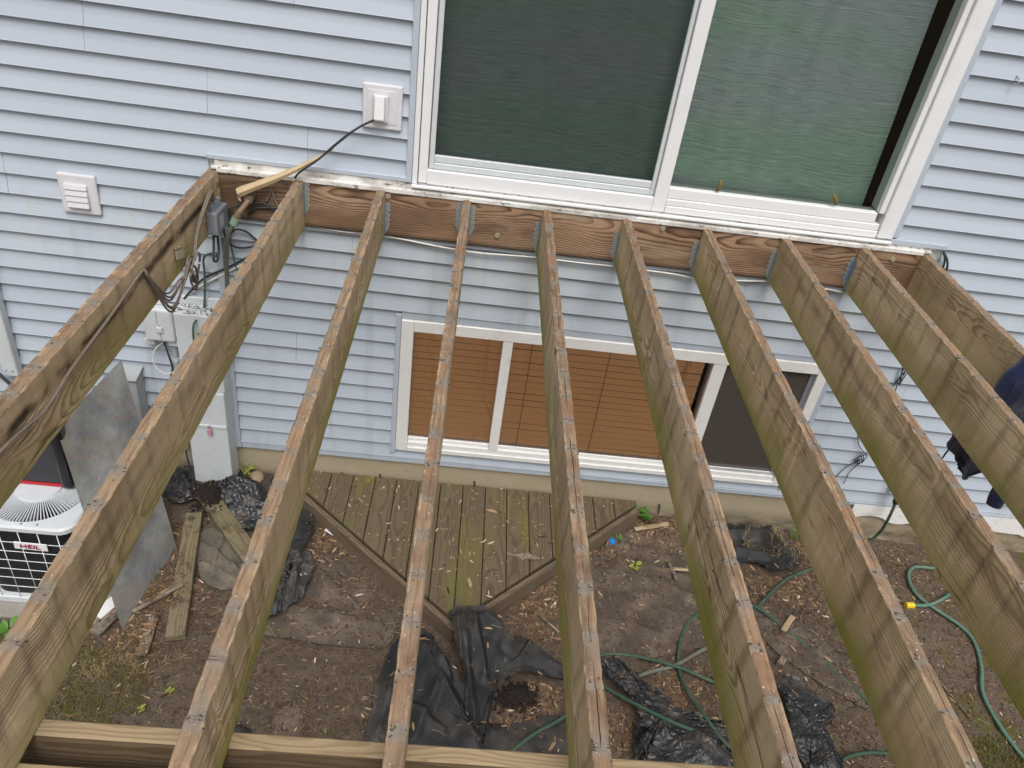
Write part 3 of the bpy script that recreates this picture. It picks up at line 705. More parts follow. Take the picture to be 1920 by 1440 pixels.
tx = text_mesh('ARMCO', .028, .0004, MT['blueink'], h9, 'stamped_lettering'); tx.rotation_euler = (R(90), R(90), 0); tx.location = (-.012, -.0036, -.135); tx.scale = (1.1, .72, 1)
for x, z in ((-.774, -.03), (-.227, -.168), (.583, -.028), (1.782, -.048)):
    b = cyl('lag_bolt', (x, -.0405, z), (x, -.052, z), .0105, MT['bolt'], deck, 6); cyl('washer', (x, -.0405, z), (x, -.043, z), .0145, MT['bolt'], b, 16)

# ================================================================== LOW DECK (platform)
low = thing('low_deck', 'low mossy wooden platform with pointed front against the foundation', 'platform')
ZP = -1.885
tip = np.array([-.235, -1.085]); LL = np.array([-1.33, -.10]); RR_ = np.array([.865, -.075])
def yfront(x):
    return tip[1]+(tip[0]-x)/(tip[0]-LL[0])*(LL[1]-tip[1]) if x < tip[0] else tip[1]+(x-tip[0])/(RR_[0]-tip[0])*(RR_[1]-tip[1])
edges_x = [-1.33, -1.20, -1.06, -.925, -.79, -.66, -.52, -.385, -.245, -.105, .03, .165, .30, .44, .577, .708, .862]
for i in range(len(edges_x)-1):
    a, b = edges_x[i]+.0022, edges_x[i+1]-.0022
    xs = sorted({a, b} | ({tip[0]} if a < tip[0] < b else set())); yb = -.006
    top = [(a, yb), (b, yb)]+[(x, min(yfront(x)+.045, yb-.005)) for x in reversed(xs)]
    n = len(top); cx = (a+b)/2
    V = [(x-cx, y, 0) for x, y in top]+[(x-cx, y, -.036) for x, y in top]
    F = [tuple(range(n))[::-1], tuple(range(n, 2*n))]+[(k, (k+1) % n, n+(k+1) % n, n+k) for k in range(n)]
    o = mesh_obj('deck_board', V, F, MT['deck'], low); bm = bmesh.new(); bm.from_mesh(o.data); bmesh.ops.recalc_face_normals(bm, faces=bm.faces); bmesh.ops.bevel(bm, geom=list(bm.edges), offset=.003, segments=1, affect='EDGES'); bm.to_mesh(o.data); bm.free()
    o.location = (cx, 0, ZP+random.uniform(-.0015, .0015)); o['seed'] = i*1.37+.2; o['moss'] = [.1, .25, .5, 1.3, .2, .15, .3, .9, .8, .35, 1.1, .3, .2, .2, .25, .2][i]
def fascia(p, q, t=.032, h=.115, dz=-.006, inner=0.):
    d = q-p; L = np.linalg.norm(d); o = board('fascia_board', L, t, h, MT['fascia'], low, seed=abs(p[0])+inner+.3, nseg=8)
    o.rotation_euler = (0, 0, math.atan2(-d[0], d[1])); o.location = (p[0], p[1], ZP+dz); return o
dl = (tip-LL)/np.linalg.norm(tip-LL); nl = np.array([dl[1], -dl[0]]) ; dr = (RR_-tip)/np.linalg.norm(RR_-tip); nr = np.array([dr[1], -dr[0]])
if nl[1] > 0: nl = -nl
if nr[1] > 0: nr = -nr
fascia(LL-nl*.002, tip-nl*.002+dl*.0); fascia(tip-nr*.002+dr*.022, RR_-nr*.002)

# ================================================================== CURTAINS AND BLINDS
def curtain(label, x0, x1, z0, z1, y, seed, flare=0.):
    nx, nz = 90, 60; V = []; F = []
    for j in range(nz+1):
        z = z0+(z1-z0)*j/nz; t = j/nz
        for i in range(nx+1):
            u = i/nx; x = x0+(x1-x0)*u+flare*(1-t)*u
            f = .030*math.sin(u*19+1.5*math.sin(u*5+seed)+.4*math.sin(t*3))*(1-.35*math.cos(t*2)) + .03*(fbm(u*6+seed, t*3, 3)-.5) + .02*max(0, .12-t)*8*(fbm(u*14, t*30+seed, 9)-.5)
            V.append((x-(x0+x1)/2, f, z-z0))
    for j in range(nz):
        for i in range(nx): a = j*(nx+1)+i; F.append((a, a+1, a+nx+2, a+nx+1))
    o = mesh_obj('curtain', V, F, MT['curtain'], smooth=True); o.location = ((x0+x1)/2, y, z0); return tag(o, label, 'curtain', 'curtains behind the sliding door')
curtain('green and grey striped curtain behind the dark screen on the left', -.64, .515, .10, 2.02, .115, 1.3)
curtain('brighter green striped curtain behind the right glass of the door', .46, 1.565, .105, 2.02, .135, 4.1, .055)
SM = None
def blind(label, x0, x1, ztop, n, cords, seed, tilt=78):
    global SM
    t = thing('window_blind', label, 'blind', ((x0+x1)/2, .036, ztop), 'wooden blinds in the basement window'); W = x1-x0
    lbox('head_rail', (W, .05, .045), MT['slat'], t, (0, .012, -.012), bevel=.003)
    bm = bmesh.new(); boxbm(bm, -W/2, W/2, -.0186, .0186, -.0015, .0015); first = bm_obj('slat', bm, MT['slat'], t, .001); me = first.data
    r_ = random.Random(seed)
    for i in range(n):
        o = first if i == 0 else link_mesh('slat', me, t)
        o.location = (0, 0, -.055-.0435*i); o.rotation_euler = (R(tilt+r_.uniform(-2, 2)), R(r_.uniform(-.15, .15)), 0)
    lbox('bottom_rail', (W, .026, .018), MT['slat'], t, (0, .004, -.055-.0435*n), bevel=.003)
    for c in cords: box('ladder_cord', c*W-.0018, c*W+.0018, -.028, -.0255, -.055-.0435*n, .0, MT['slat2'], t, 0)
    tube('lift_cord', [(W*cords[-1]+.02, -.03, -.02), (W*cords[-1]+.025, -.031, -.2), (W*cords[-1]+.04, -.03, -.42), (W*cords[-1]+.10, -.029, -.58)], .0022, MT['slat2'], t, ns=6)
    return t
blind('brown slatted blind behind the narrow left light of the basement window', -.612, -.120, -.79, 17, (-.3, .3), 1)
blind('brown slatted blind behind the wide middle light of the basement window', -.066, 1.035, -.79, 17, (-.40, .0, .40), 2)
for x, rz, lab in ((.813, .1, 'small olive seed pod lying against the glass mid panel'), (1.39, -.5, 'small olive seed pod lying near the right end of the door glass')):
    V, F = tube_geo(cat_rom([(0, 0, -.045), (.004, -.004, -.02), (.002, -.006, .01), (-.003, -.002, .035)], 5), [.003, .005, .008, .010, .011, .012, .012, .013, .012, .011, .010, .009, .006, .004, .003, .002], 8)
    o = mesh_obj('seed_pod', V, F, MT['pod'], smooth=True); o.location = (x, -.003, .216); o.rotation_euler = (0, rz, 0); o.scale = (1, .8, .9); tag(o, lab, 'pod', 'seed pods on the door rail')

# ================================================================== AIR CONDITIONER
AX0, AX1, AY0, AY1, AZ0, AZ1 = -2.55, -2.05, -1.10, -.60, -1.93, -1.385
acx, acy = (AX0+AX1)/2, (AY0+AY1)/2
ac = thing('air_conditioner', 'white topped outdoor air conditioner with wire guard and brand badge', 'air conditioner', (acx, acy, AZ0))
def rrect(hw, rad, n=6):
    out = []
    for cx_, cy_, a0 in ((hw-rad, hw-rad, 0), (-hw+rad, hw-rad, 90), (-hw+rad, -hw+rad, 180), (hw-rad, -hw+rad, 270)):
        for k in range(n+1): a = R(a0+90*k/n); out.append((cx_+rad*math.cos(a), cy_+rad*math.sin(a)))
    if n > 20:
        dense = []
        for p, q in zip(out, out[1:]+out[:1]):
            m_ = max(1, int(math.hypot(q[0]-p[0], q[1]-p[1])/.01)); dense += [(p[0]+(q[0]-p[0])*i/m_, p[1]+(q[1]-p[1])*i/m_) for i in range(m_)]
        return dense
    return out
def prism(name, outlines, mat, parent, cap=True, smooth=False):
    n = len(outlines[0][0]); V = []; F = []
    for pts, z in outlines: V += [(x, y, z) for x, y in pts]
    for i in range(len(outlines)-1):
        for k in range(n): F.append((i*n+k, i*n+(k+1) % n, (i+1)*n+(k+1) % n, (i+1)*n+k))
    if cap: F += [tuple(range(n))[::-1], tuple((len(outlines)-1)*n+k for k in range(n))]
    return mesh_obj(name, V, F, mat, parent, smooth)
hw = .25; H = AZ1-AZ0
prism('coil', [(rrect(hw-.022, .085), .03), (rrect(hw-.022, .085), H-.02)], MT['coil'], ac)
prism('base_pan', [(rrect(hw+.006, .085), 0), (rrect(hw+.008, .085), .035), (rrect(hw-.004, .075), .04)], MT['acwhite'], ac)
# top cover with a round opening, dished to the fan guard
def topcover():
    n = 28*4; ang = [2*math.pi*k/n for k in range(n)]
    rr = rrect(hw+.012, .075, 27)
    # resample the outline by angle
    pa = np.array(rr); th = np.arctan2(pa[:, 1], pa[:, 0]) % (2*math.pi); o_ = np.argsort(th); th = th[o_]; rad = np.hypot(pa[:, 0], pa[:, 1])[o_]
    ro = np.interp(ang, np.concatenate([th-2*math.pi, th, th+2*math.pi]), np.tile(rad, 3))
    rings = [(lambda k: ro[k]*.985, -.036), (lambda k: ro[k], -.032), (lambda k: ro[k], -.010), (lambda k: ro[k]*.965, 0), (lambda k: .232, .002), (lambda k: .222, -.006), (lambda k: .220, -.03)]
    V = []; F = []
    for fn, z in rings: V += [(fn(k)*math.cos(ang[k]), fn(k)*math.sin(ang[k]), H+z) for k in range(n)]
    for i in range(len(rings)-1):
        for k in range(n): F.append((i*n+k, i*n+(k+1) % n, (i+1)*n+(k+1) % n, (i+1)*n+k))
    return mesh_obj('top_cover', V, F, MT['acwhite'], ac)
topcover()
prism('fan_hub', [([(.105*math.cos(a), .105*math.sin(a)) for a in np.linspace(0, 2*math.pi, 32, False)], H-.004), ([(.10*math.cos(a), .10*math.sin(a)) for a in np.linspace(0, 2*math.pi, 32, False)], H+.012)], MT['acwhite'], ac)
bm = bmesh.new(); boxbm(bm, .095, .226, -.0022, .0022, -.012, .004); rib = bm_obj('guard_rib', bm, MT['acwhite'], ac, 0)
for k in range(96):
    o = rib if k == 0 else link_mesh('guard_rib', rib.data, ac); o.location = (0, 0, H); o.rotation_euler = (0, 0, 2*math.pi*k/96)
cyl('fan_shroud', (0, 0, H-.2), (0, 0, H-.19), .215, MT['black'], ac, 24)
orr = rrect(hw+.002, .075, 6)
for i in range(8):
    z = .055+.0625*i
    if z > H-.055: break
    pts = [(x, y, z) for x, y in orr]+[(orr[0][0], orr[0][1], z)]
    V, F = tube_geo(pts, .0022, 5); mesh_obj('guard_wire', V, F, MT['acwire'], ac, True)
vw = None
for face in range(4):
    for k in range(-2, 3):
        if abs(k*.088+.008) > .19: continue
        px, py = k*.088+.008, -(hw+.002)
        a = face*math.pi/2; X_, Y_ = px*math.cos(a)-py*math.sin(a), px*math.sin(a)+py*math.cos(a)
        if vw is None:
            V, F = tube_geo([(0, 0, .035), (0, 0, H-.03)], .0022, 5); vw = mesh_obj('guard_wire', V, F, MT['acwire'], ac, True); o = vw
        else: o = link_mesh('guard_wire', vw.data, ac)
        o.location = (X_, Y_, 0)
bd = lbox('badge', (.150, .006, .046), MT['badge'], ac, (-2.247-acx, -1.107-acy, -1.512-AZ0), (0, R(1), 0), .002)
for dz, mt, n_ in ((.0045, 'bred', 'badge_lettering'), (-.0, 'bblue', 'badge_shadow')):
    t_ = text_mesh('HEIL', .038, .0006, MT[mt], bd, n_); t_.rotation_euler = (R(90), 0, 0); t_.scale = (1.25, .85, 1); t_.location = (.0 if dz else -.0035, -.0042 if dz else -.0034, .001 if dz else -.0035)
for x, y in ((.03, -.240), (.10, -.238)): cyl('cover_screw', (x, y, H), (x, y, H+.003), .006, MT['galv'], ac, 8)
pd = box('equipment_pad', -2.74, -1.99, -1.19, -.42, -2.03, -1.934, MT['pad'], None, .008); tag(pd, 'pale concrete pad under the air conditioner', 'pad')
# tool bag on top
tb = thing('tool_bag', 'black and red zipped bag standing on the air conditioner', 'bag', (-2.27, -.78, AZ1+.015))
def taper(name, x0, x1, y0, y1, z0, z1, k, mat, parent, bev=.012):
    bm = bmesh.new(); boxbm(bm, x0, x1, y0, y1, z0, z1)
    for v in bm.verts:
        if v.co.z > (z0+z1)/2: v.co.x = (x0+x1)/2+(v.co.x-(x0+x1)/2)*k; v.co.y = (y0+y1)/2+(v.co.y-(y0+y1)/2)*k
    return bm_obj(name, bm, mat, parent, bev, 2)
taper('bag_body', -.17, .085, -.065, .11, .012, .40, .93, MT['greyfab'], tb); taper('base_trim', -.175, .09, -.07, .115, 0, .014, 1, MT['red'], tb, .004)
taper('corner_pillar', .075, .135, -.085, -.01, 0, .42, .97, MT['blackgloss'], tb, .02); taper('side_panel', .086, .128, -.012, .10, .0, .38, .9, MT['red'], tb, .006)
# leaning steel sheet
A_, B_, C_ = np.array([-2.10, -.25, -1.01]), np.array([-1.811, -.612, -1.985]), np.array([-1.866, -1.197, -1.985])
e1 = (B_-A_); e2 = (C_-B_); nn = np.cross(e1, e2); nn /= np.linalg.norm(nn); nn = nn if nn[0] > 0 else -nn
def sheet():
    V = []; F = []; n, m = 14, 9
    for s in (0, 1):
        for i in range(n+1):
            for j in range(m+1):
                u, v = i/n, j/m; d = .012*math.sin(u*2.4)*math.sin(v*3)+.004*(fbm(u*5, v*4, 6)-.5)
                V.append(A_+e1*u+e2*v+nn*(d-.0015*s)-A_)
    N = (n+1)*(m+1)
    for s in (0, 1):
        for i in range(n):
            for j in range(m):
                a = s*N+i*(m+1)+j; F.append((a, a+1, a+m+2, a+m+1) if s == 0 else (a+m+1, a+m+2, a+1, a))
    o = mesh_obj('steel_sheet', V, F, MT['sheet'], smooth=True); o.location = A_; return tag(o, 'stained grey sheet of steel leaning beside the air conditioner', 'metal sheet')
sheet()

# ================================================================== UTILITY BOXES ON THE WALL
nid = thing('telephone_box', 'pale grey telephone interface box mounted left of the meter cabinet', 'utility box', (-1.95, -.016, -.88))
box('box_back', -.085, .095, -.022, 0, -.135, .105, MT['grey'], nid, .006); box('box_cover', -.08, .078, -.082, -.023, -.10, .105, MT['lgrey'], nid, .016, 3)
box('box_hinge', .078, .10, -.05, -.023, -.02, 0, MT['lgrey'], nid, .004); box('box_latch', -.01, .022, -.094, -.083, -.035, .0, MT['lgrey'], nid, .004)
tube('cover_seam', [(-.003, -.0835, .10), (-.003, -.0835, .02), (.006, -.0835, -.0), (.004, -.0835, -.095)], .0018, MT['grey'], nid, ns=5); box('box_tab', -.015, .02, -.04, -.005, .106, .135, MT['lgrey'], nid, .004)
for x in (-.07, .055): box('box_foot', x-.028, x+.028, -.06, -.02, -.135, -.101, MT['lgrey'], nid, .004)
mc = thing('meter_cabinet', 'tall grey electric meter cabinet running from the wall down to the ground', 'meter cabinet', (-1.735, -.016, -1.95))
box('cabinet_upper', -.112, .112, -.125, 0, .70, 1.19, MT['lgrey'], mc, .006, 2); box('cabinet_lower', -.115, .108, -.135, 0, 0, .698, MT['lgrey'], mc, .006, 2)
box('cabinet_lip', -.118, .118, -.02, .002, 1.19, 1.235, MT['lgrey'], mc, .003); box('cover_seam', -.113, .106, -.141, -.135, .455, .475, MT['lgrey'], mc, .002)
cyl('meter_ring', (.03, -.125, .93), (.03, -.165, .93), .075, MT['lgrey'], mc, 32); cyl('meter_glass', (.03, -.165, .93), (.03, -.21, .93), .062, MT['blackgloss'], mc, 32, .056)
lk = box('padlock', .0, .024, -.158, -.142, .415, .455, MT['pinktag'], mc, .003); tube('shackle', [(.005, -.15, .455), (.006, -.15, .472), (.012, -.15, .48), (.018, -.15, .472), (.019, -.15, .455)], .0025, MT['dgrey'], lk, ns=6)
for k in range(70):
    pass
V = []; F = []; r_ = np.random.RandomState(5)
for k in range(160):
    x, y = r_.uniform(-.105, .105), r_.uniform(-.118, -.022); s = r_.uniform(.002, .007); o0 = len(V); a = r_.rand()*6.3
    for dx, dy, dz in ((-1, -.4, 0), (1, -.4, 0), (1, .4, 0), (-1, .4, 0), (0, 0, .5)): V.append((x+s*(dx*math.cos(a)-dy*math.sin(a)), y+s*(dx*math.sin(a)+dy*math.cos(a)), 1.1905+s*dz))
    F += [(o0, o0+1, o0+4), (o0+1, o0+2, o0+4), (o0+2, o0+3, o0+4), (o0+3, o0, o0+4)]
d_ = mesh_obj('leaf_litter', V, F, MT['mudboard'], mc); d_['kind'] = 'stuff'
dc = thing('disconnect_box', 'small grey disconnect box on the siding behind the steel sheet', 'utility box', (-2.16, -.016, -1.50))
taper('box_shell', -.055, .045, -.10, 0, -.09, .27, 1, MT['grey'], dc, .004); lbox('box_lid', (.115, .12, .006), MT['grey'], dc, (-.005, -.055, .275), (R(12), 0, 0), .002)
cd_ = thing('conduit', 'grey plastic conduit running down from the telephone box', 'conduit', (-1.905, -.03, -1.01))
cyl('conduit_pipe', (0, -.01, 0), (-.02, -.01, -.75), .016, MT['grey'], cd_); cyl('conduit_clamp', (-.002, -.01, -.1), (-.0026, -.01, -.12), .020, MT['lgrey'], cd_)
def cab(name, pts, r, mat, label, cat='cable', grp=None, n=6): return tag(tube(name, pts, r, MT[mat], n=n, ns=7), label, cat, grp)
cab('cable', [(-1.955, -.05, -1.0), (-1.93, -.07, -1.09), (-1.925, -.06, -1.17), (-1.95, -.05, -1.26), (-1.965, -.04, -1.45), (-1.97, -.03, -1.6)], .0055, 'cable', 'dark cable dropping from under the telephone box')
cab('cable', [(-1.95, -.05, -1.0), (-2.0, -.08, -1.05), (-2.01, -.09, -1.13), (-1.96, -.09, -1.19), (-1.90, -.08, -1.17), (-1.89, -.06, -1.14)], .0028, 'wcable', 'thin white wire loop hanging under the telephone box')

# ================================================================== WIRES, PIPES, FITTINGS ROUND THE LEFT BAY
jb = thing('junction_box', 'small grey splitter box screwed to the inner face of the end joist', 'junction box', (-1.5765, -.19, -.185))
o = box('box_body', 0, .05, -.085, .085, -.05, .06, MT['dgrey'], jb, .008, 2); o.rotation_euler = (R(-4), 0, 0)
box('box_label', .0505, .0515, -.045, .005, -.02, .035, MT['grey'], jb, 0)
for k in range(3): cyl('cable_gland', (.022, -.05+.045*k, .06), (.022, -.052+.045*k, .095), .011, MT['dgrey'], jb, 10)
for k in range(2): cyl('mounting_tab', (.02, -.03+.08*k, -.05), (.02, -.03+.08*k, -.075), .008, MT['black'], jb, 8)
cbl = thing('cable_bundle', 'bundle of dusty brown cables with loops running along the end joist', 'cable bundle', (0, 0, 0))
off = [(0, 0), (.008, .006), (.004, .014), (.012, -.005), (.014, .018), (.006, .026)]
for q, (dx, dz) in enumerate(off):
    p_ = [(-1.568, -.20, -.09), (-1.562, -.215, -.045), (-1.562, -.28, -.052), (-1.566, -.37, -.10), (-1.568, -.45, -.16), (-1.562, -.52, -.225), (-1.556, -.60, -.25+.01*q), (-1.562, -.70, -.243-.012*q), (-1.562, -.83, -.235-.02*q), (-1.568, -.93, -.13-.012*q), (-1.570, -1.0, -.052), (-1.571, -1.06, -.046), (-1.572, -1.32, -.072), (-1.570, -1.60, -.088), (-1.568, -1.79, -.112), (-1.566, -1.90, -.092), (-1.562, -2.05, -.07), (-1.558, -2.4, -.06)]
    p_ = [(a+dx*.8, b, c+dz*.55) for a, b, c in p_]
    if q >= 2: p_ = p_[:11]
    tube('cable_strand', p_, .0044, MT['brownwire'], cbl, ns=7)
for q in range(3):
    a0 = -.545-.05*q*.6; pts = [(-1.545+.012*math.sin(t)+.004*q, a0+.055*math.cos(t+q), -.255-.02*q+.065*math.sin(t)) for t in np.linspace(0, 2*math.pi*.97, 12)]
    tube('cable_loop', pts, .0052, MT['brownwire'], cbl, n=4, ns=7)
cab('cable', [(-1.56, -.24, -.24), (-1.555, -.27, -.30), (-1.55, -.30, -.34), (-1.548, -.26, -.365), (-1.55, -.22, -.33), (-1.556, -.20, -.26)], .006, 'cable', 'short black cable loop under the grey splitter box')
for q in range(2):
    sp = thing('coax_splitter', ('upper' if q else 'lower')+' of two small metal coax splitters nailed to the end joist', 'splitter', (-1.570, -.665+.04*q, -.112-.012*q), 'coax splitters on the end joist')
    lbox('splitter_body', (.010, .024, .012), MT['bolt'], sp, (0, 0, 0), (R(-30), 0, 0), .003)
    for k in range(3): cyl('coax_port', (.002, -.008+.012*k, -.01-.006*k), (.004, -.012+.012*k, -.045-.004*k), .0055, MT['bolt'], sp, 8)
bib = thing('hose_bib', 'tarnished brass hose bib sticking out of the ledger board', 'faucet', (-1.425, -.042, -.105))
cyl('valve_body', (0, .0, 0), (-.005, -.055, -.006), .021, MT['brass'], bib, 14); cyl('valve_stem', (-.005, -.045, -.01), (-.04, -.10, -.055), .014, MT['brass'], bib, 12); cyl('nozzle', (-.038, -.095, -.05), (-.055, -.105, -.085), .018, MT['brass'], bib, 12)
lbox('valve_handle', (.012, .05, .008), MT['bolt'], bib, (-.045, -.06, .0), (0, R(30), R(25)), .002); cyl('hose_coupling', (-.052, -.104, -.08), (-.068, -.108, -.115), .021, MT['verd'], bib, 12)
cab('hose', [(-1.492, -.150, -.222), (-1.515, -.152, -.26), (-1.535, -.14, -.33), (-1.552, -.12, -.44), (-1.562, -.11, -.56), (-1.572, -.10, -.72), (-1.59, -.085, -.9), (-1.605, -.075, -1.05)], .0115, 'ghose', 'dull grey hose running straight down from the tarnished hose bib', 'hose')
cab('cable', [(-1.572, -.05, -.18), (-1.575, -.04, -.26), (-1.578, -.035, -.34), (-1.55, -.03, -.39), (-1.50, -.03, -.40), (-1.43, -.03, -.378), (-1.37, -.03, -.326), (-1.30, -.03, -.30)], .0055, 'cable', 'black cable sagging below the ledger beside the grey hose')
cab('cable', [(-1.555, -.03, -.335), (-1.52, -.035, -.30), (-1.47, -.035, -.305), (-1.42, -.035, -.345), (-1.36, -.03, -.37), (-1.28, -.03, -.39)], .0055, 'cable', 'black cable looping across the bay under the first ledger bay')
cab('cable', [(-1.30, -.03, -.35), (-1.372, -.03, -.375), (-1.47, -.03, -.445), (-1.571, -.03, -.515), (-1.699, -.032, -.592), (-1.777, -.034, -.675), (-1.82, -.035, -.73)], .006, 'cable', 'black cable slanting down over the siding to the meter cabinet')
cab('cable', [(-1.30, -.025, -.37), (-1.45, -.025, -.46), (-1.60, -.025, -.56), (-1.76, -.025, -.67), (-1.83, -.025, -.75)], .007, 'wcable', 'white cable slanting down beside the black cable to the meter cabinet')
cab('cable', [(-1.56, -.23, -.36), (-1.60, -.12, -.40), (-1.683, -.06, -.46), (-1.695, -.05, -.581), (-1.717, -.06, -.774), (-1.735, -.17, -.80), (-1.75, -.16, -.95)], .006, 'gcable', 'thin green wire hanging straight down in front of the meter cabinet')
cab('cable', [(-1.54, -.045, -.19), (-1.556, -.03, -.335), (-1.542, -.03, -.48), (-1.53, -.03, -.56), (-1.525, -.03, -.75)], .004, 'gcable', 'thin dark green wire hanging on the siding right of the grey hose')
cab('cable', [(-1.565, -.055, -.20), (-1.482, -.06, -.158), (-1.379, -.058, -.132), (-1.325, -.055, -.16), (-1.29, -.05, -.20)], .005, 'cable', 'black cable arching across the ledger face behind the hose bib')
cab('cable', [(-1.45, -.05, -.205), (-1.408, -.055, -.165), (-1.35, -.055, -.155), (-1.28, -.05, -.15), (-1.22, -.045, -.14)], .005, 'cable', 'black cable low on the ledger face near the second joist')
cab('cable', [(-1.36, -.048, -.13), (-1.34, -.05, -.09), (-1.33, -.05, -.06), (-1.318, -.05, -.10), (-1.30, -.05, -.15), (-1.28, -.048, -.17)], .0045, 'brownwire', 'brown wire loop standing up on the ledger beside the hose bib')
cab('cable', [(-1.20, -.028, -.236), (-1.0, -.03, -.247), (-.84, -.027, -.244), (-.68, -.032, -.252), (-.52, -.03, -.268), (-.30, -.033, -.277), (-.03, -.03, -.268), (.244, -.032, -.268), (.41, -.03, -.267), (.69, -.03, -.272), (.835, -.034, -.280), (1.085, -.03, -.264), (1.223, -.03, -.252), (1.484, -.03, -.257), (1.64, -.03, -.27)], .0048, 'wcable', 'long white cable stapled along the underside of the ledger')
cab('cable', [(-1.90, -.10, -1.55), (-1.885, -.14, -1.72), (-1.87, -.16, -1.84), (-1.90, -.20, -1.93), (-1.97, -.26, -1.945), (-2.03, -.22, -1.945)], .005, 'cable', 'black cable curling on the ground left of the meter cabinet foot')
cab('cable', [(2.03, -.03, .02), (2.065, -.035, -.02), (2.085, -.035, -.07), (2.082, -.03, -.14), (2.06, -.03, -.2)], .0055, 'cable', 'black cable curling out of the wall at the right ledger end', 'cable')
cab('cable', [(2.03, -.032, .018), (2.05, -.04, -.02), (2.058, -.04, -.07), (2.05, -.035, -.14)], .0055, 'cable', 'shorter black cable at the right ledger end close to the last joist', 'cable')
cab('cable', [(-1.74, -.02, -.17), (-1.70, -.03, -.21), (-1.66, -.05, -.25), (-1.62, -.06, -.28)], .007, 'cable', 'stub of dark cable on the siding just left of the end joist')
cab('cable', [(-2.95, -.09, -1.18), (-2.85, -.11, -1.30), (-2.75, -.13, -1.42), (-2.65, -.2, -1.6)], .010, 'cable', 'thick black cable crossing the foot of the downspout')
def knot(name, c, s, n, seed, label):
    r_ = np.random.RandomState(seed); pts = [np.array(c)+np.array([s[0]*(r_.rand()-.5), -.01-.02*r_.rand(), s[1]*(r_.rand()-.5)]) for _ in range(n)]
    return pts
cab('cable', [(2.10, -.03, -.55), (2.115, -.025, -.66)]+[tuple(p) for p in knot('', (2.125, -.02, -.74), (.035, .13), 14, 3, '')]+[(2.14, -.03, -.85), (2.15, -.03, -.95)], .0028, 'cable', 'tangled knot of black string lights hanging high on the right siding', n=4)
cab('cable', [(2.05, -.03, -1.16), (2.065, -.025, -1.22), (2.10, -.03, -1.27)]+[tuple(p) for p in knot('', (2.125, -.02, -1.35), (.07, .09), 16, 8, '')]+[(2.11, -.03, -1.45), (2.105, -.03, -1.56)], .0026, 'cable', 'tangled knot of black string lights hanging low on the right siding', n=4)
cab('cable', [(2.13, -.03, -1.36), (2.07, -.03, -1.43), (2.035, -.03, -1.52)], .0026, 'cable', 'loose black wire tail below the lower tangled knot')
hk = thing('wall_hook', 'tiny metal hook screwed into the siding right of the door', 'hook', (1.985, -.014, .85)); tube('hook_wire', [(0, 0, .02), (.004, -.02, .012), (.006, -.03, 0), (0, -.028, -.012), (-.006, -.02, -.01)], .003, MT['galv'], hk, ns=6)
# splintered stake with the lamp wire
def stake():
    path = cat_rom([(-1.474, -.085, -.080), (-1.41, -.09, -.045), (-1.27, -.09, .028), (-1.14, -.08, .105), (-1.03, -.07, .180)], 6)
    n = len(path); V, F = tube_geo(path, [.024, .0245, .025, .024, .023, .022, .021, .020]+[.020-.017*((k/(n-9))**1.3) for k in range(n-8)], 6)
    o = mesh_obj('wood_stake', V, F, MT['stakewood']); o['seed'] = 2.2; return tag(o, 'pale splintered wooden stake leaning across the ledger corner', 'stake')
stake()
cab('cable', [(-.845, -.072, .338), (-.90, -.075, .305), (-.96, -.08, .26), (-1.03, -.085, .195), (-1.10, -.09, .125), (-1.18, -.095, .06), (-1.21, -.075, .02)], .005, 'cable', 'dark wire running from the white outlet plug down along the stake')
cab('cable', [(-.845, -.073, .334), (-.905, -.076, .299), (-.96, -.081, .254), (-1.05, -.086, .17), (-1.09, -.092, .13)], .0028, 'gcable', 'thin green wire twisted along the dark wire from the outlet')

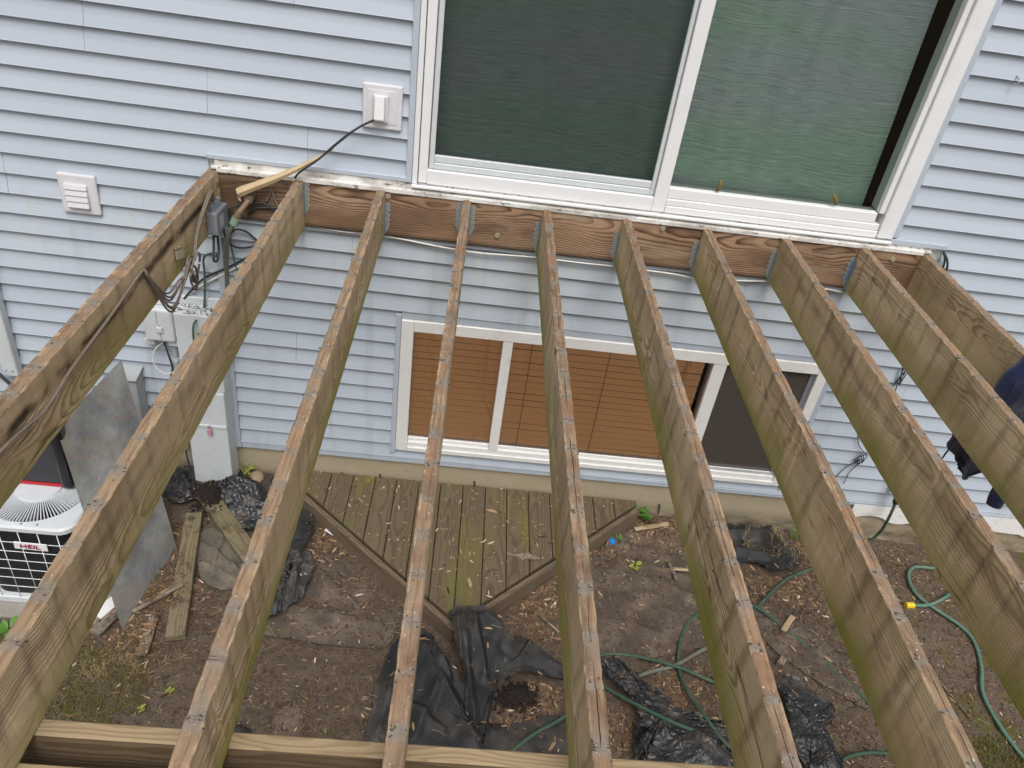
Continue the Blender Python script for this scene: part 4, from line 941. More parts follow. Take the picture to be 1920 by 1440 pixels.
# ================================================================== GROUND COVERS
def inpoly_path(pts, n=9): return cat_rom(pts, n, True)
def patch(name, outline, mat, label, cat, ctrl=(), lift=.006, fold=(.0, 0, 1), crumple=(.0, 8), seed=1, m=34, jag=.006, n=9, edge_down=True, smooth=True, curl=.0, ridges=()):
    """a sheet lying on the soil: outline in world XY, ctrl = (x, y, height above soil), fold = (amplitude, direction deg, per metre)"""
    oc = np.array([np.array(p, float) for p in inpoly_path([(x, y) for x, y in outline], n)]); N = len(oc)
    r_ = np.random.RandomState(seed); c = oc.mean(0); th = np.arange(N)*.37
    oc = oc+r_.uniform(-jag, jag, oc.shape)+(oc-c)*(.16*(fbm(oc[:, 0]*7, oc[:, 1]*7, seed+3, 4, .65)-.5))[:, None]
    ts = np.linspace(0, 1, m)**.8; V = []; F = []
    C = np.array(ctrl, float) if len(ctrl) else None
    for t in ts[1:]:
        xy = c+(oc-c)*t; x, y = xy[:, 0], xy[:, 1]
        h = np.full(len(x), lift)
        if C is not None:
            d2 = (x[:, None]-C[None, :, 0])**2+(y[:, None]-C[None, :, 1])**2+.0004; wgt = 1/d2**1.5; h = h+(wgt*C[None, :, 2]).sum(1)/wgt.sum(1)
        a = R(fold[1]); u = x*math.cos(a)+y*math.sin(a); v = -x*math.sin(a)+y*math.cos(a)
        k_ = (1-.65*t**4) if edge_down else 1
        h = h+fold[0]*k_*np.clip(ridge(u*fold[2]*.22+seed*7.1, v*fold[2]+.6*vn(u*3, v*3, seed+9), seed, 2)**2.2-.12, 0, 1)
        h = h+crumple[0]*k_*(ridge(x*crumple[1]+seed, y*crumple[1]-seed, seed+5, 3)-.3)
        for (xa, ya, xb, yb, hh, wd) in ridges:
            ex_, ey_ = xb-xa, yb-ya; l2 = ex_*ex_+ey_*ey_; q = np.clip(((x-xa)*ex_+(y-ya)*ey_)/l2, 0, 1); sd_ = ((x-xa)*ey_-(y-ya)*ex_)/math.sqrt(l2)
            dd = np.hypot(x-xa-q*ex_, y-ya-q*ey_)+.25*wd*(vn(x*14, y*14, seed+4)-.5); wl_ = np.where(sd_ > 0, wd, wd*.45)
            h = h+hh*np.clip(1-dd/wl_, 0, 1)**1.3
        h = np.maximum(h, .003)+curl*np.clip(t-.93, 0, 1)/.07*np.clip(vn(x*9, y*9, seed+2)-.45, 0, 1)
        z = gz(x, y)+h+.009
        V.append(np.stack([x, y, z], -1))
    rings = len(V); h0 = V[0][:, 2].mean(); V = np.concatenate(V); V = np.concatenate([V, [[c[0], c[1], h0]]])
    for i in range(rings-1):
        for k in range(N): F.append((i*N+k, (i+1)*N+k, (i+1)*N+(k+1) % N, i*N+(k+1) % N))
    ci = rings*N
    for k in range(N): F.append((ci, k, (k+1) % N)[::-1] if False else (ci, k, (k+1) % N))
    o = mesh_obj(name, V-np.array([c[0], c[1], h0]), F, mat, smooth=smooth); o.location = (c[0], c[1], h0); return tag(o, label, cat)
patch('weed_fabric', [(-1.21, -1.14), (-1.0, -1.16), (-.8, -1.17), (-.59, -1.15), (-.55, -.98), (-.72, -.80), (-.90, -.66), (-1.04, -.60), (-1.08, -.75), (-1.14, -.95)], MT['fabdirt'], 'mud covered flat weed fabric left of the platform point', 'fabric', lift=.002, fold=(.012, 20, 4), crumple=(.008, 7), seed=2, m=50, ridges=[(-1.15, -.95, -.62, -1.02, .02, .05), (-1.0, -.72, -.75, -.92, .02, .04)])
patch('weed_fabric', [(.50, -.46), (.66, -.32), (.82, -.17), (1.0, -.10), (1.2, -.06), (1.32, -.30), (1.34, -.60), (1.30, -.85), (1.08, -1.02), (.80, -1.09), (.55, -1.12), (.44, -.80)], MT['fabdirt'], 'wide mud covered weed fabric with long folds right of the platform', 'fabric', lift=.002, fold=(.016, -28, 4.2), crumple=(.008, 6), seed=5, m=60, ridges=[(.60, -.50, 1.25, -.72, .035, .05), (.85, -.45, 1.3, -.58, .03, .045), (.75, -.28, 1.2, -.42, .03, .05), (.55, -.85, .9, -.95, .02, .05)])
patch('weed_fabric', [(1.36, -.04), (1.55, -.02), (1.72, -.02), (1.86, -.18), (1.87, -.35), (1.72, -.42), (1.58, -.36), (1.42, -.36), (1.33, -.2)], MT['fab'], 'crumpled dark weed fabric lying near the foundation right of the window', 'fabric', ctrl=[(1.8, -.22, .05), (1.6, -.15, .01)], fold=(.02, 70, 5), crumple=(.012, 6), seed=7, curl=.03, m=54, ridges=[(1.4, -.12, 1.75, -.10, .05, .06), (1.72, -.12, 1.80, -.36, .06, .06), (1.42, -.27, 1.66, -.30, .045, .05)])
patch('weed_fabric', [(1.45, -.72), (1.62, -.68), (1.78, -.74), (1.88, -.95), (1.98, -1.2), (1.96, -1.34), (1.80, -1.24), (1.64, -1.12), (1.52, -1.0)], MT['fabdirt'], 'strip of muddy weed fabric under the hose in the right bays', 'fabric', lift=.002, fold=(.014, -40, 4), crumple=(.010, 8), seed=9)
patch('weed_fabric', [(-.58, -1.70), (-.59, -1.52), (-.58, -1.36), (-.54, -1.22), (-.46, -1.12), (-.36, -1.12), (-.30, -1.22), (-.22, -1.30), (-.15, -1.42), (-.08, -1.58), (-.06, -1.68), (-.2, -1.76), (-.42, -1.77)], MT['fab'], 'black weed fabric thrown in loose folds below the platform point', 'fabric', ctrl=[(-.36, -1.16, .07), (-.45, -1.35, .05), (-.3, -1.45, .04), (-.15, -1.6, .02), (-.5, -1.65, .0), (-.25, -1.25, .09)], fold=(.02, 62, 4), crumple=(.010, 6), seed=12, m=70, curl=.06, ridges=[(-.42, -1.17, -.10, -1.64, .07, .10), (-.50, -1.22, -.54, -1.62, .045, .08), (-.36, -1.16, -.24, -1.36, .06, .06), (-.30, -1.42, -.40, -1.7, .035, .07), (-.5, -1.45, -.25, -1.6, .03, .06)])
patch('weed_fabric', [(-.265, -1.05), (-.22, -.99), (-.12, -.97), (-.03, -.99), (.05, -1.07), (.14, -1.12), (.24, -1.14), (.34, -1.22), (.36, -1.30), (.26, -1.24), (.15, -1.23), (.07, -1.29), (-.02, -1.40), (-.04, -1.52), (-.07, -1.66), (-.13, -1.68), (-.155, -1.50), (-.18, -1.34), (-.24, -1.20)], MT['fab'], 'black weed fabric pulled up over the pointed front of the platform', 'fabric', ctrl=[(-.24, -1.05, .135), (-.10, -1.0, .135), (-.17, -1.12, .145), (-.05, -1.12, .10), (.05, -1.15, .06), (.2, -1.2, .05), (.33, -1.26, .04), (-.1, -1.4, .04), (-.1, -1.6, .02), (-.2, -1.25, .09), (0, -1.3, .02)], fold=(.015, 80, 5), crumple=(.008, 6), seed=15, m=70, curl=.05, ridges=[(-.20, -1.06, -.09, -1.64, .05, .07), (-.15, -1.02, -.06, -1.3, .05, .06), (-.08, -1.03, .20, -1.19, .06, .07), (.1, -1.14, .35, -1.26, .05, .05), (-.23, -1.08, -.17, -1.4, .05, .05)])
patch('weed_fabric', [(-.10, -1.56), (.08, -1.52), (.30, -1.47), (.42, -1.60), (.36, -1.78), (.0, -1.80), (-.14, -1.74)], MT['fab'], 'flat black weed fabric scattered with mulch at the beam foot', 'fabric', lift=.002, fold=(.02, 85, 8), crumple=(.01, 9), seed=18)
patch('weed_fabric', [(-2.06, -.14), (-1.98, -.03), (-1.86, -.015), (-1.66, -.02), (-1.55, -.06), (-1.42, -.18), (-1.37, -.36), (-1.44, -.46), (-1.56, -.45), (-1.68, -.34), (-1.80, -.30), (-1.93, -.34)], MT['film'], 'black plastic sheet bunched at the foot of the meter cabinet', 'plastic sheet', ctrl=[(-1.6, -.14, .04), (-1.45, -.3, .035), (-1.7, -.2, .0), (-1.9, -.15, .03)], fold=(.02, 15, 5), crumple=(.012, 6), seed=21, m=60, ridges=[(-1.75, -.12, -1.48, -.18, .06, .06), (-1.66, -.24, -1.40, -.27, .05, .05), (-1.58, -.34, -1.40, -.36, .05, .05), (-1.95, -.1, -1.85, -.25, .05, .06)])
patch('weed_fabric', [(-1.72, -.54), (-1.60, -.47), (-1.48, -.50), (-1.36, -.62), (-1.33, -.76), (-1.38, -.88), (-1.48, -.90), (-1.60, -.84), (-1.66, -.72)], MT['fabgrey'], 'pale silty sheet lying under the diagonal board', 'fabric', fold=(.02, 40, 5), crumple=(.008, 6), seed=24, m=50, ridges=[(-1.66, -.60, -1.40, -.78, .03, .04), (-1.62, -.74, -1.40, -.84, .03, .035), (-1.58, -.50, -1.56, -.72, .025, .04)])
patch('weed_fabric', [(-1.26, -.70), (-1.15, -.62), (-1.05, -.68), (-1.03, -.80), (-1.06, -.95), (-1.13, -1.06), (-1.23, -1.08), (-1.27, -.95), (-1.27, -.82)], MT['fabfold'], 'ash grey crumpled fabric heap right beside the third joist', 'fabric', ctrl=[(-1.15, -.85, .04)], fold=(.03, 60, 7), crumple=(.018, 8), seed=27, m=70, jag=.012, curl=.05, ridges=[(-1.2, -.66, -1.18, -1.02, .06, .04), (-1.12, -.66, -1.08, -.95, .06, .035), (-1.25, -.75, -1.22, -1.0, .05, .03), (-1.16, -.72, -1.14, -1.0, .05, .025), (-1.07, -.72, -1.15, -.9, .04, .025)])
patch('weed_fabric', [(-1.26, -.34), (-1.17, -.27), (-1.10, -.36), (-1.10, -.50), (-1.13, -.62), (-1.22, -.62), (-1.27, -.48)], MT['fab'], 'small black fabric scrap left of the platform corner', 'fabric', ctrl=[(-1.16, -.42, .03)], fold=(.03, 50, 9), crumple=(.02, 9), seed=30)
patch('plastic_sheet', [(.55, -1.19), (.64, -1.18), (.74, -1.27), (.86, -1.38), (.98, -1.46), (1.18, -1.52), (1.16, -1.62), (1.08, -1.74), (.90, -1.78), (.74, -1.78), (.65, -1.72), (.66, -1.56), (.69, -1.44), (.62, -1.32), (.55, -1.27)], MT['film'], 'large heap of shiny crumpled black plastic between fifth and sixth joists', 'plastic sheet', ctrl=[(.65, -1.26, .05), (.8, -1.42, .05), (1.0, -1.56, .07), (.78, -1.65, .03), (1.1, -1.6, .05)], fold=(.03, -35, 7), crumple=(.045, 8), seed=33, m=90, jag=.012, smooth=True, curl=.04)
patch('plastic_sheet', [(1.44, -1.22), (1.54, -1.19), (1.64, -1.26), (1.72, -1.34), (1.68, -1.42), (1.62, -1.50), (1.64, -1.62), (1.60, -1.74), (1.46, -1.76), (1.42, -1.55), (1.46, -1.40)], MT['film'], 'smaller torn strip of black plastic right of the sixth joist', 'plastic sheet', ctrl=[(1.55, -1.35, .04), (1.55, -1.6, .05)], fold=(.03, 70, 7), crumple=(.045, 8), seed=36, m=80, jag=.012, curl=.04)
patch('fabric_scrap', [(-1.02, -1.52), (-.95, -1.50), (-.90, -1.58), (-.88, -1.70), (-.96, -1.74), (-1.03, -1.66)], MT['fabdirt'], 'small brown fabric scrap beside the third joist near the beam', 'fabric', fold=(.03, 60, 8), crumple=(.02, 9), seed=39)
patch('fabric_scrap', [(-1.30, -1.68), (-1.22, -1.63), (-1.12, -1.66), (-1.10, -1.74), (-1.2, -1.78), (-1.30, -1.76)], MT['fab'], 'black fabric scrap poking out behind the beam', 'fabric', fold=(.03, 20, 8), crumple=(.02, 9), seed=41)
def on(x, y, h=0.): return (x, y, float(gz(x, y))+h)
def hose(name, xy, r, mat, label, start=(), lift=None):
    p_ = list(start)+[on(x, y, r+.010+(lift.get(i, 0) if lift else 0)) for i, (x, y) in enumerate(xy)]
    V, F = tube_geo(cat_rom(p_, 8), r, 10); return tag(mesh_obj(name, V, F, MT[mat], smooth=True), label, 'hose')
hose('garden_hose', [(2.42, -.07), (2.29, -.17), (1.96, -.34), (1.74, -.47), (1.51, -.69), (1.44, -.74), (1.24, -.76), (1.11, -.81), (1.02, -.93), (.96, -1.13), (.97, -1.32), (1.01, -1.46), (1.07, -1.57), (1.14, -1.64), (1.28, -1.72), (1.45, -1.72), (1.6, -1.66), (1.75, -1.58), (1.96, -1.55), (2.2, -1.6)], .0096, 'hose', 'dark green garden hose running from the wall spigot across the bays', start=[(2.428, -.105, -1.60), (2.432, -.115, -1.66), (2.45, -.10, -1.80), (2.47, -.06, -1.93)], lift={10: .03, 11: .07, 12: .06, 13: .05})
hose('garden_hose', [(-.06, -1.82), (.05, -1.69), (.18, -1.585), (.33, -1.48), (.46, -1.34), (.50, -1.18), (.56, -1.10), (.73, -1.10), (.95, -1.165), (1.14, -1.24), (1.3, -1.3)], .0096, 'hose', 'green garden hose passing under the fifth joist near the beam', lift={2: .02, 3: .01, 8: .024})
hose('garden_hose', [(.50, -1.25), (.57, -1.315), (.71, -1.44), (.86, -1.53), (.99, -1.57), (1.16, -1.68), (1.3, -1.78)], .0096, 'hose', 'green garden hose half buried under the crumpled black plastic', lift={2: .07, 3: .09, 4: .06})
hose('garden_hose', [(1.40, -.68), (1.50, -.71), (1.65, -.875), (1.82, -1.095), (1.97, -1.335), (2.10, -1.52), (2.2, -1.7)], .0096, 'hose', 'dark green hose running straight through the sixth and seventh bays', lift={1: .015})
hose('garden_hose', [(2.50, -.575), (2.61, -.565), (2.72, -.515), (2.82, -.44), (2.96, -.36), (2.99, -.28), (2.90, -.225), (2.80, -.225), (2.68, -.235), (2.60, -.32), (2.575, -.45), (2.62, -.545), (2.75, -.69), (2.785, -.80), (2.73, -.98), (2.65, -1.15), (2.64, -1.34), (2.68, -1.54), (2.74, -1.75)], .0105, 'hose2', 'pale green hose with a loop and yellow end at the right', lift={1: .012, 2: .02})
ho = [o for o in col.objects if o.name.startswith('garden_hose') and 'yellow' in o.get('label', '')][0]
q0 = np.array(on(2.50, -.575, .0215)); cp = cyl('hose_end', q0+np.array([.012, 0, 0]), q0+np.array([-.038, -.004, 0]), .019, MT['yellow'], ho, 10)
hose('old_pipe', [(.70, -1.235), (.80, -1.19), (.93, -1.145), (1.05, -1.07), (1.18, -.99), (1.28, -.93)], .011, 'ghose', 'dull brown pipe crossing under the green hoses')
sp_ = thing('wall_spigot', 'small outdoor spigot on the right wall feeding the dark hose', 'faucet', (2.42, -.016, -1.55))
cyl('spigot_body', (0, 0, 0), (.004, -.09, -.005), .016, MT['brass'], sp_, 12); cyl('spigot_coupling', (.006, -.088, -.012), (.010, -.094, -.06), .019, MT['black'], sp_, 12); cyl('spigot_wheel', (.002, -.06, .02), (.002, -.062, .03), .026, MT['bolt'], sp_, 12); cyl('spigot_stem', (.002, -.06, .0), (.002, -.061, .022), .006, MT['bolt'], sp_, 8)
tube('thin_root', [on(1.66, -.86, .014), on(1.75, -.92, .02), on(1.9, -.96, .016), on(2.0, -.97, .014)], .003, MT['mudboard']); tag(bpy.data.objects['thin_root'], 'thin dark root trailing off the straight green hose', 'root')

# ================================================================== LOOSE BOARDS, STICKS, STONES
def plankobj(name, p, q, W, T, mat, label, cat, seed, lift=.0, dz=0., moss=.5, rx=0.):
    p = np.array(p, float); q = np.array(q, float); L = np.linalg.norm(q-p); o = board(name, L, W, T, MT[mat], None, seed, 8, .0015, moss, .004)
    z0 = float(gz(*p))+T+.012+lift; z1 = float(gz(*q))+T+.012+lift+dz
    d = q-p; o.location = (p[0], p[1], z0); o.rotation_euler = (math.atan2(z1-z0, L), 0, math.atan2(-d[0], d[1])); return tag(o, label, cat)
plankobj('loose_board', (-1.595, -1.235), (-1.775, -.41), .092, .036, 'oldboard', 'mossy muddy board lying straight between second and third joists', 'board', 3.3)
plankobj('loose_board', (-1.36, -.70), (-1.80, -.20), .105, .034, 'oldboard', 'mossy board lying diagonally half buried by the black plastic', 'board', 5.1, lift=.015)
plankobj('loose_board', (-1.72, -1.33), (-1.745, -1.11), .05, .016, 'greywood', 'short rotten reddish board scrap near the sheet foot', 'board', 1.3)
plankobj('wood_stick', (-1.85, -1.105), (-1.655, -.935), .022, .014, 'greywood', 'grey splintered stick pointing at the straight board', 'stick', 2.4, lift=.01, dz=.035)
plankobj('loose_board', (-1.98, -1.24), (-1.90, -1.05), .06, .02, 'greywood', 'rotten grey board end below the steel sheet', 'board', 6.6, lift=.0)
wt = box('trim_scrap', -.03, .03, -.06, .06, -.006, .006, MT['oldwhite'], None, .001); wt.location = (-1.975, -1.10, -1.925); wt.rotation_euler = (R(6), R(4), R(-28)); tag(wt, 'scrap of white trim on the pad corner by the steel sheet', 'trim')
plankobj('loose_board', (-1.43, -.26), (-1.455, -.02), .06, .04, 'mudboard', 'short black wet board beside the tan stone', 'board', 7.1)
plankobj('wood_stick', (.70, -.235), (.655, -.33), .022, .018, 'oldboard', 'short stick next to the blue plastic scrap', 'stick', 8.2)
plankobj('wood_stick', (.85, -.17), (1.08, -.09), .03, .012, 'barewood', 'long split of pale wood on the mulch below the window', 'stick', 8.9, lift=.012)
plankobj('wood_stick', (.82, -.255), (.77, -.335), .024, .014, 'oldboard', 'short mossy stick beside the green sprout', 'stick', 9.4)
plankobj('wood_stick', (1.02, -.43), (1.04, -.57), .018, .014, 'greywood', 'straight thin stick lying on the folded muddy fabric', 'stick', 9.7, lift=.03)
plankobj('wood_stick', (1.04, -.49), (1.17, -.50), .02, .012, 'barewood', 'pale split stick lying beside the sixth joist', 'stick', 10.1, lift=.03)
plankobj('wood_stick', (.22, -.87), (.335, -.975), .016, .012, 'greywood', 'thin brown stick on the mulch inside the platform angle', 'stick', 10.6)
plankobj('wood_stick', (1.60, -.875), (1.69, -.765), .03, .012, 'barewood', 'split piece of wood across the straight green hose', 'stick', 11.2, lift=.022)
plankobj('wood_stick', (1.515, -1.10), (1.545, -1.06), .035, .03, 'greywood', 'small wood block beside the sixth joist', 'stick', 11.9)
plankobj('wood_stick', (2.44, -1.10), (2.50, -1.30), .008, .006, 'greywood', 'thin twig lying right of the seventh joist', 'stick', 12.2)
def stone(loc, s, mat, label, seed):
    bm = bmesh.new(); bmesh.ops.create_icosphere(bm, subdivisions=3, radius=1)
    for v in bm.verts:
        k = 1+.35*(fbm(v.co.x*1.3+seed, v.co.y*1.3+v.co.z, seed)-.5); v.co = Vector((v.co.x*s[0]*k, v.co.y*s[1]*k, v.co.z*s[2]*k))
    o = bm_obj('stone', bm, mat, None, smooth=True); o.location = loc; return tag(o, label, 'stone')
stone(on(-1.515, -.055, .035), (.045, .05, .042), MT['stone'], 'round tan stone against the foundation by the meter cabinet', 4)
bk = patch('bark_piece', [(.03, -.55), (.08, -.547), (.15, -.552), (.215, -.578), (.205, -.592), (.13, -.583), (.06, -.567)], MT['bark'], 'long piece of grey bark on the platform boards', 'bark', crumple=(.03, 26), seed=50, m=14, jag=.003); bk.location.z = ZP+.012
bl = bmesh.new(); bmesh.ops.create_icosphere(bl, subdivisions=3, radius=.022)
for v in bl.verts: v.co *= 1+.5*(ridge(v.co.x*90, v.co.y*90+v.co.z*70, 3, 2)-.6)
bo = bm_obj('plastic_scrap', bl, MT['blue'], None); bo.location = on(.695, -.285, .026); tag(bo, 'crumpled bright blue plastic scrap by the platform edge', 'plastic scrap')
ws = box('paper_scrap', -.045, .045, -.011, .011, -.001, .001, MT['paper'], None, 0); ws.location = on(-.99, -.42, .02); ws.rotation_euler = (R(5), R(3), R(-28)); tag(ws, 'white paper sliver beside the platform left edge', 'scrap')
yb = box('plastic_clip', -.012, .012, -.012, .012, -.004, .004, MT['yellow'], None, .002); yb.location = on(.405, -1.10, .02); tag(yb, 'small yellow plastic piece left of the fifth joist', 'plastic scrap')

from mathutils.bvhtree import BVHTree
CLEAN = []
def surface_tree():
    V, F = [], []
    for o in col.objects:
        if o.type == 'MESH' and (o.name.startswith(('ground', 'weed_fabric', 'plastic_sheet', 'fabric_scrap', 'loose_board', 'equipment_pad')) or (o.parent == low)):
            bpy.context.view_layer.update() if False else None
            M = (o.parent.matrix_world if o.parent else Matrix.Identity(4)) @ Matrix.LocRotScale(o.location, o.rotation_euler, o.scale); b = len(V)
            CLEAN.extend([o.data.materials[0].name in ('black_weed_fabric', 'black_plastic_film', 'ashy_fabric', 'muddy_board', 'grey_silty_fabric')]*len(o.data.polygons)); V += [M @ v.co for v in o.data.vertices]; F += [tuple(b+i for i in p.vertices) for p in o.data.polygons]
    return BVHTree.FromPolygons(V, F)
ST = surface_tree()
def drop(x, y):
    h = ST.ray_cast(Vector((x, y, -1.4)), Vector((0, 0, -1)))
    return h[0].z if h[0] is not None else float(gz(x, y))
def on_clean(x, y):
    h = ST.ray_cast(Vector((x, y, -1.4)), Vector((0, 0, -1))); return h[2] is not None and CLEAN[h[2]]
def soil_clods(cx, cy, rx, ry, n, seed, label, hh=.045):
    r_ = np.random.RandomState(seed); V = []; F = []
    for k in range(n):
        a = r_.rand()*6.28; q = abs(r_.normal(0, .5)); x, y = cx+rx*q*math.cos(a), cy+ry*q*math.sin(a); s = r_.uniform(.006, .020)*(1.1-min(.7, q*.5)); z = drop(x, y)+s*.4+max(0, hh*(1-q)); o0 = len(V)
        for d in ((1, 0, 0), (-1, 0, 0), (0, 1, 0), (0, -1, 0), (0, 0, 1), (0, 0, -1)): V.append(np.array([x, y, z])+s*np.array(d)*r_.uniform(.6, 1.2, 3)+r_.uniform(-.3, .3, 3)*s)
        F += [tuple(o0+i for i in f) for f in ((0, 2, 4), (2, 1, 4), (1, 3, 4), (3, 0, 4), (2, 0, 5), (1, 2, 5), (3, 1, 5), (0, 3, 5))]
    o = mesh_obj('soil_heap', np.array(V)-np.array([cx, cy, -2]), F, MT['darksoil']); o.location = (cx, cy, -2); o['kind'] = 'stuff'; tag(o, label, 'soil heap')
soil_clods(.10, -1.375, .125, .10, 520, 41, 'heap of dark wet soil clods beside the black fabric')
soil_clods(-1.74, -.27, .13, .14, 520, 42, 'dark wet soil spilled over the upper end of the diagonal board', .02)
# chips: small ones are uncountable; the larger ones are things of their own
def chip_geo(V, F, T, x, y, z, L, W, H_, a, tilt, tint):
    o0 = len(V); ca, sa = math.cos(a), math.sin(a)
    for dx, dy in ((-1, -.15), (-.45, -.9), (.6, -.75), (1, .1), (.35, 1), (-.7, .6)):
        for dz in (0, 1):
            px, py = dx*L/2, dy*W/2; V.append((x+px*ca-py*sa, y+px*sa+py*ca, z+dz*H_+px*tilt))
    F += [tuple(o0+k for k in (1, 3, 5, 7, 9, 11)), tuple(o0+k for k in (10, 8, 6, 4, 2, 0))]
    for k in range(6): F.append((o0+2*k, o0+(2*k+2) % 12, o0+(2*k+3) % 12, o0+2*k+1))
    T += [tint]*8
def chips_obj(name, V, F, T, loc=(0, 0, 0)):
    o = mesh_obj(name, np.array(V)-np.array(loc), F, MT['chips']); at = o.data.attributes.new('tint', 'FLOAT', 'FACE'); at.data.foreach_set('value', T); o.location = loc; return o
def on_plat(x, y): return y > -1.15 and -1.33 < x < .86 and y > yfront(x)-.02 and y < 0
def scatter(n, seed, dens, lrange, trange, name, label):
    r_ = np.random.RandomState(seed); V, F, T = [], [], []; c = 0
    while c < n:
        x, y = r_.uniform(-2.3, 3.2), r_.uniform(-1.95, -.01)
        if r_.rand() > dens(x, y): continue
        plat = on_plat(x, y)
        if plat and y < yfront(x)+.05: continue
        if not plat and on_clean(x, y) and r_.rand() > .12: c += 1; continue
        L = r_.uniform(*lrange)*(1 if r_.rand() < .85 else 1.8); W = L*r_.uniform(.10, .32); z = drop(x, y)+.001
        chip_geo(V, F, T, x, y, z, L, W, min(.004, W*.4), r_.rand()*6.28, r_.normal(0, .15) if not plat else 0, float(np.clip(r_.normal(*trange), 0, 1))); c += 1
    o = chips_obj(name, V, F, T, (0, -1, -2)); o['label'] = label; o['category'] = 'mulch'; o['kind'] = 'stuff'; return o
def blob(x, y, cx, cy, r): return math.exp(-((x-cx)**2+(y-cy)**2)/(r*r))
def dmulch(x, y):
    if on_plat(x, y): return .05
    d = .22+.3*float(vn(x*2.5, y*2.5, 77))
    for cx, cy, r in ((.22, -.86, .17), (.30, -.72, .15), (.2, -1.4, .16), (.15, -1.62, .2), (.55, -1.5, .14), (.9, -1.28, .14), (.62, -.28, .14), (1.0, -.12, .2), (-1.0, -.5, .13), (-.75, -.85, .12), (-1.75, -.85, .2), (-1.75, -1.3, .2), (-.8, -1.6, .2), (1.75, -.5, .25), (2.2, -.25, .3), (1.2, -1.35, .2), (1.9, -1.45, .3)): d += 1.1*blob(x, y, cx, cy, r)
    return min(d, 1)
scatter(13000, 3, dmulch, (.008, .030), (.42, .22), 'mulch', 'scattered brown shredded mulch over the soil')
scatter(1500, 4, lambda x, y: .9 if on_plat(x, y) else .45, (.006, .020), (.9, .12), 'pale_splinters', 'tiny pale wood splinters strewn over platform and soil')
def dheap(x, y):
    return max(0, min(1, sum(blob(x, y, cx, cy, r) for cx, cy, r in ((.22, -.86, .13), (.30, -.74, .12), (.22, -1.33, .10), (.13, -1.60, .13), (.55, -1.52, .10), (.9, -1.30, .11), (.62, -.30, .10), (1.0, -.12, .14), (-1.0, -.48, .09), (-1.73, -.95, .14), (-1.80, -1.28, .12), (1.75, -.48, .14), (2.1, -.2, .14)))*1.2)) if not on_plat(x, y) else 0
scatter(3200, 14, dheap, (.014, .036), (.6, .16), 'bark_mulch', 'denser reddish bark mulch in the platform angle and corners')
def straws():
    r_ = np.random.RandomState(23); V = []; F = []
    for k in range(2200):
        x, y = r_.uniform(-2.2, 3.1), r_.uniform(-1.9, -.02)
        if (on_clean(x, y) and r_.rand() > .15) or (on_plat(x, y) and r_.rand() > .35) or (dmulch(x, y) < .4 and r_.rand() > .45): continue
        L = r_.uniform(.02, .07); a = r_.rand()*6.28; z = drop(x, y)+.0025; w_ = r_.uniform(.0006, .0014); b = r_.normal(0, .25); o0 = len(V)
        for t in (-.5, 0, .5):
            px, py = x+L*t*math.cos(a)-b*L*t*t*math.sin(a), y+L*t*math.sin(a)+b*L*t*t*math.cos(a)
            for q in ((-w_, 0), (w_, 0), (0, w_*1.6)): V.append((px-q[0]*math.sin(a), py+q[0]*math.cos(a), z+q[1]))
        for i in range(2):
            for m_ in range(3): A = o0+i*3+m_; B = o0+i*3+(m_+1) % 3; F.append((A, B, B+3, A+3))
    o = mesh_obj('straw', np.array(V)-np.array([0, -1, -2]), F, MT['straw']); o.location = (0, -1, -2); o['kind'] = 'stuff'; o['label'] = 'thin straw and wood fibres strewn over the soil'; o['category'] = 'straw'
straws()
def crumbs():
    r_ = np.random.RandomState(8); V = []; F = []
    for k in range(9000):
        x, y = r_.uniform(-2.3, 3.2), r_.uniform(-1.95, -.01)
        if on_plat(x, y) and y > yfront(x)-.01: continue
        if on_clean(x, y) and r_.rand() > .06: continue
        s = r_.uniform(.003, .009)*(1 if r_.rand() < .93 else 2.2); z = drop(x, y)+s*.3; o0 = len(V)
        for d in ((1, 0, 0), (-1, 0, 0), (0, 1, 0), (0, -1, 0), (0, 0, 1), (0, 0, -1)): V.append(np.array([x, y, z])+s*np.array(d)*r_.uniform(.6, 1.1, 3))
        F += [tuple(o0+i for i in f) for f in ((0, 2, 4), (2, 1, 4), (1, 3, 4), (3, 0, 4), (2, 0, 5), (1, 2, 5), (3, 1, 5), (0, 3, 5))]
    o = mesh_obj('soil_crumbs', V, F, MT['soil']); o['kind'] = 'stuff'; o['label'] = 'loose crumbs of brown soil'; o['category'] = 'soil'
crumbs()
PLAT = [(-1.05, -.15), (-.91, -.28), (-.85, -.23), (-.62, -.26), (-.55, -.26), (-.49, -.3), (-.34, -.03), (-.26, -.17), (-.18, -.13), (-.06, -.22), (-.28, -.48), (-.3, -.51), (-.16, -.47), (-.1, -.47), (-.06, -.48), (-.23, -.57), (-.18, -.58), (-.29, -.72), (-.17, -.79), (-.05, -.71), (-.06, -.87), (-.52, -.57), (-.57, -.38), (-.64, -.08), (-.65, -.12), (-.56, -.13), (.13, -.16), (.21, -.47), (.52, -.28), (.56, -.31), (.24, -.3)]
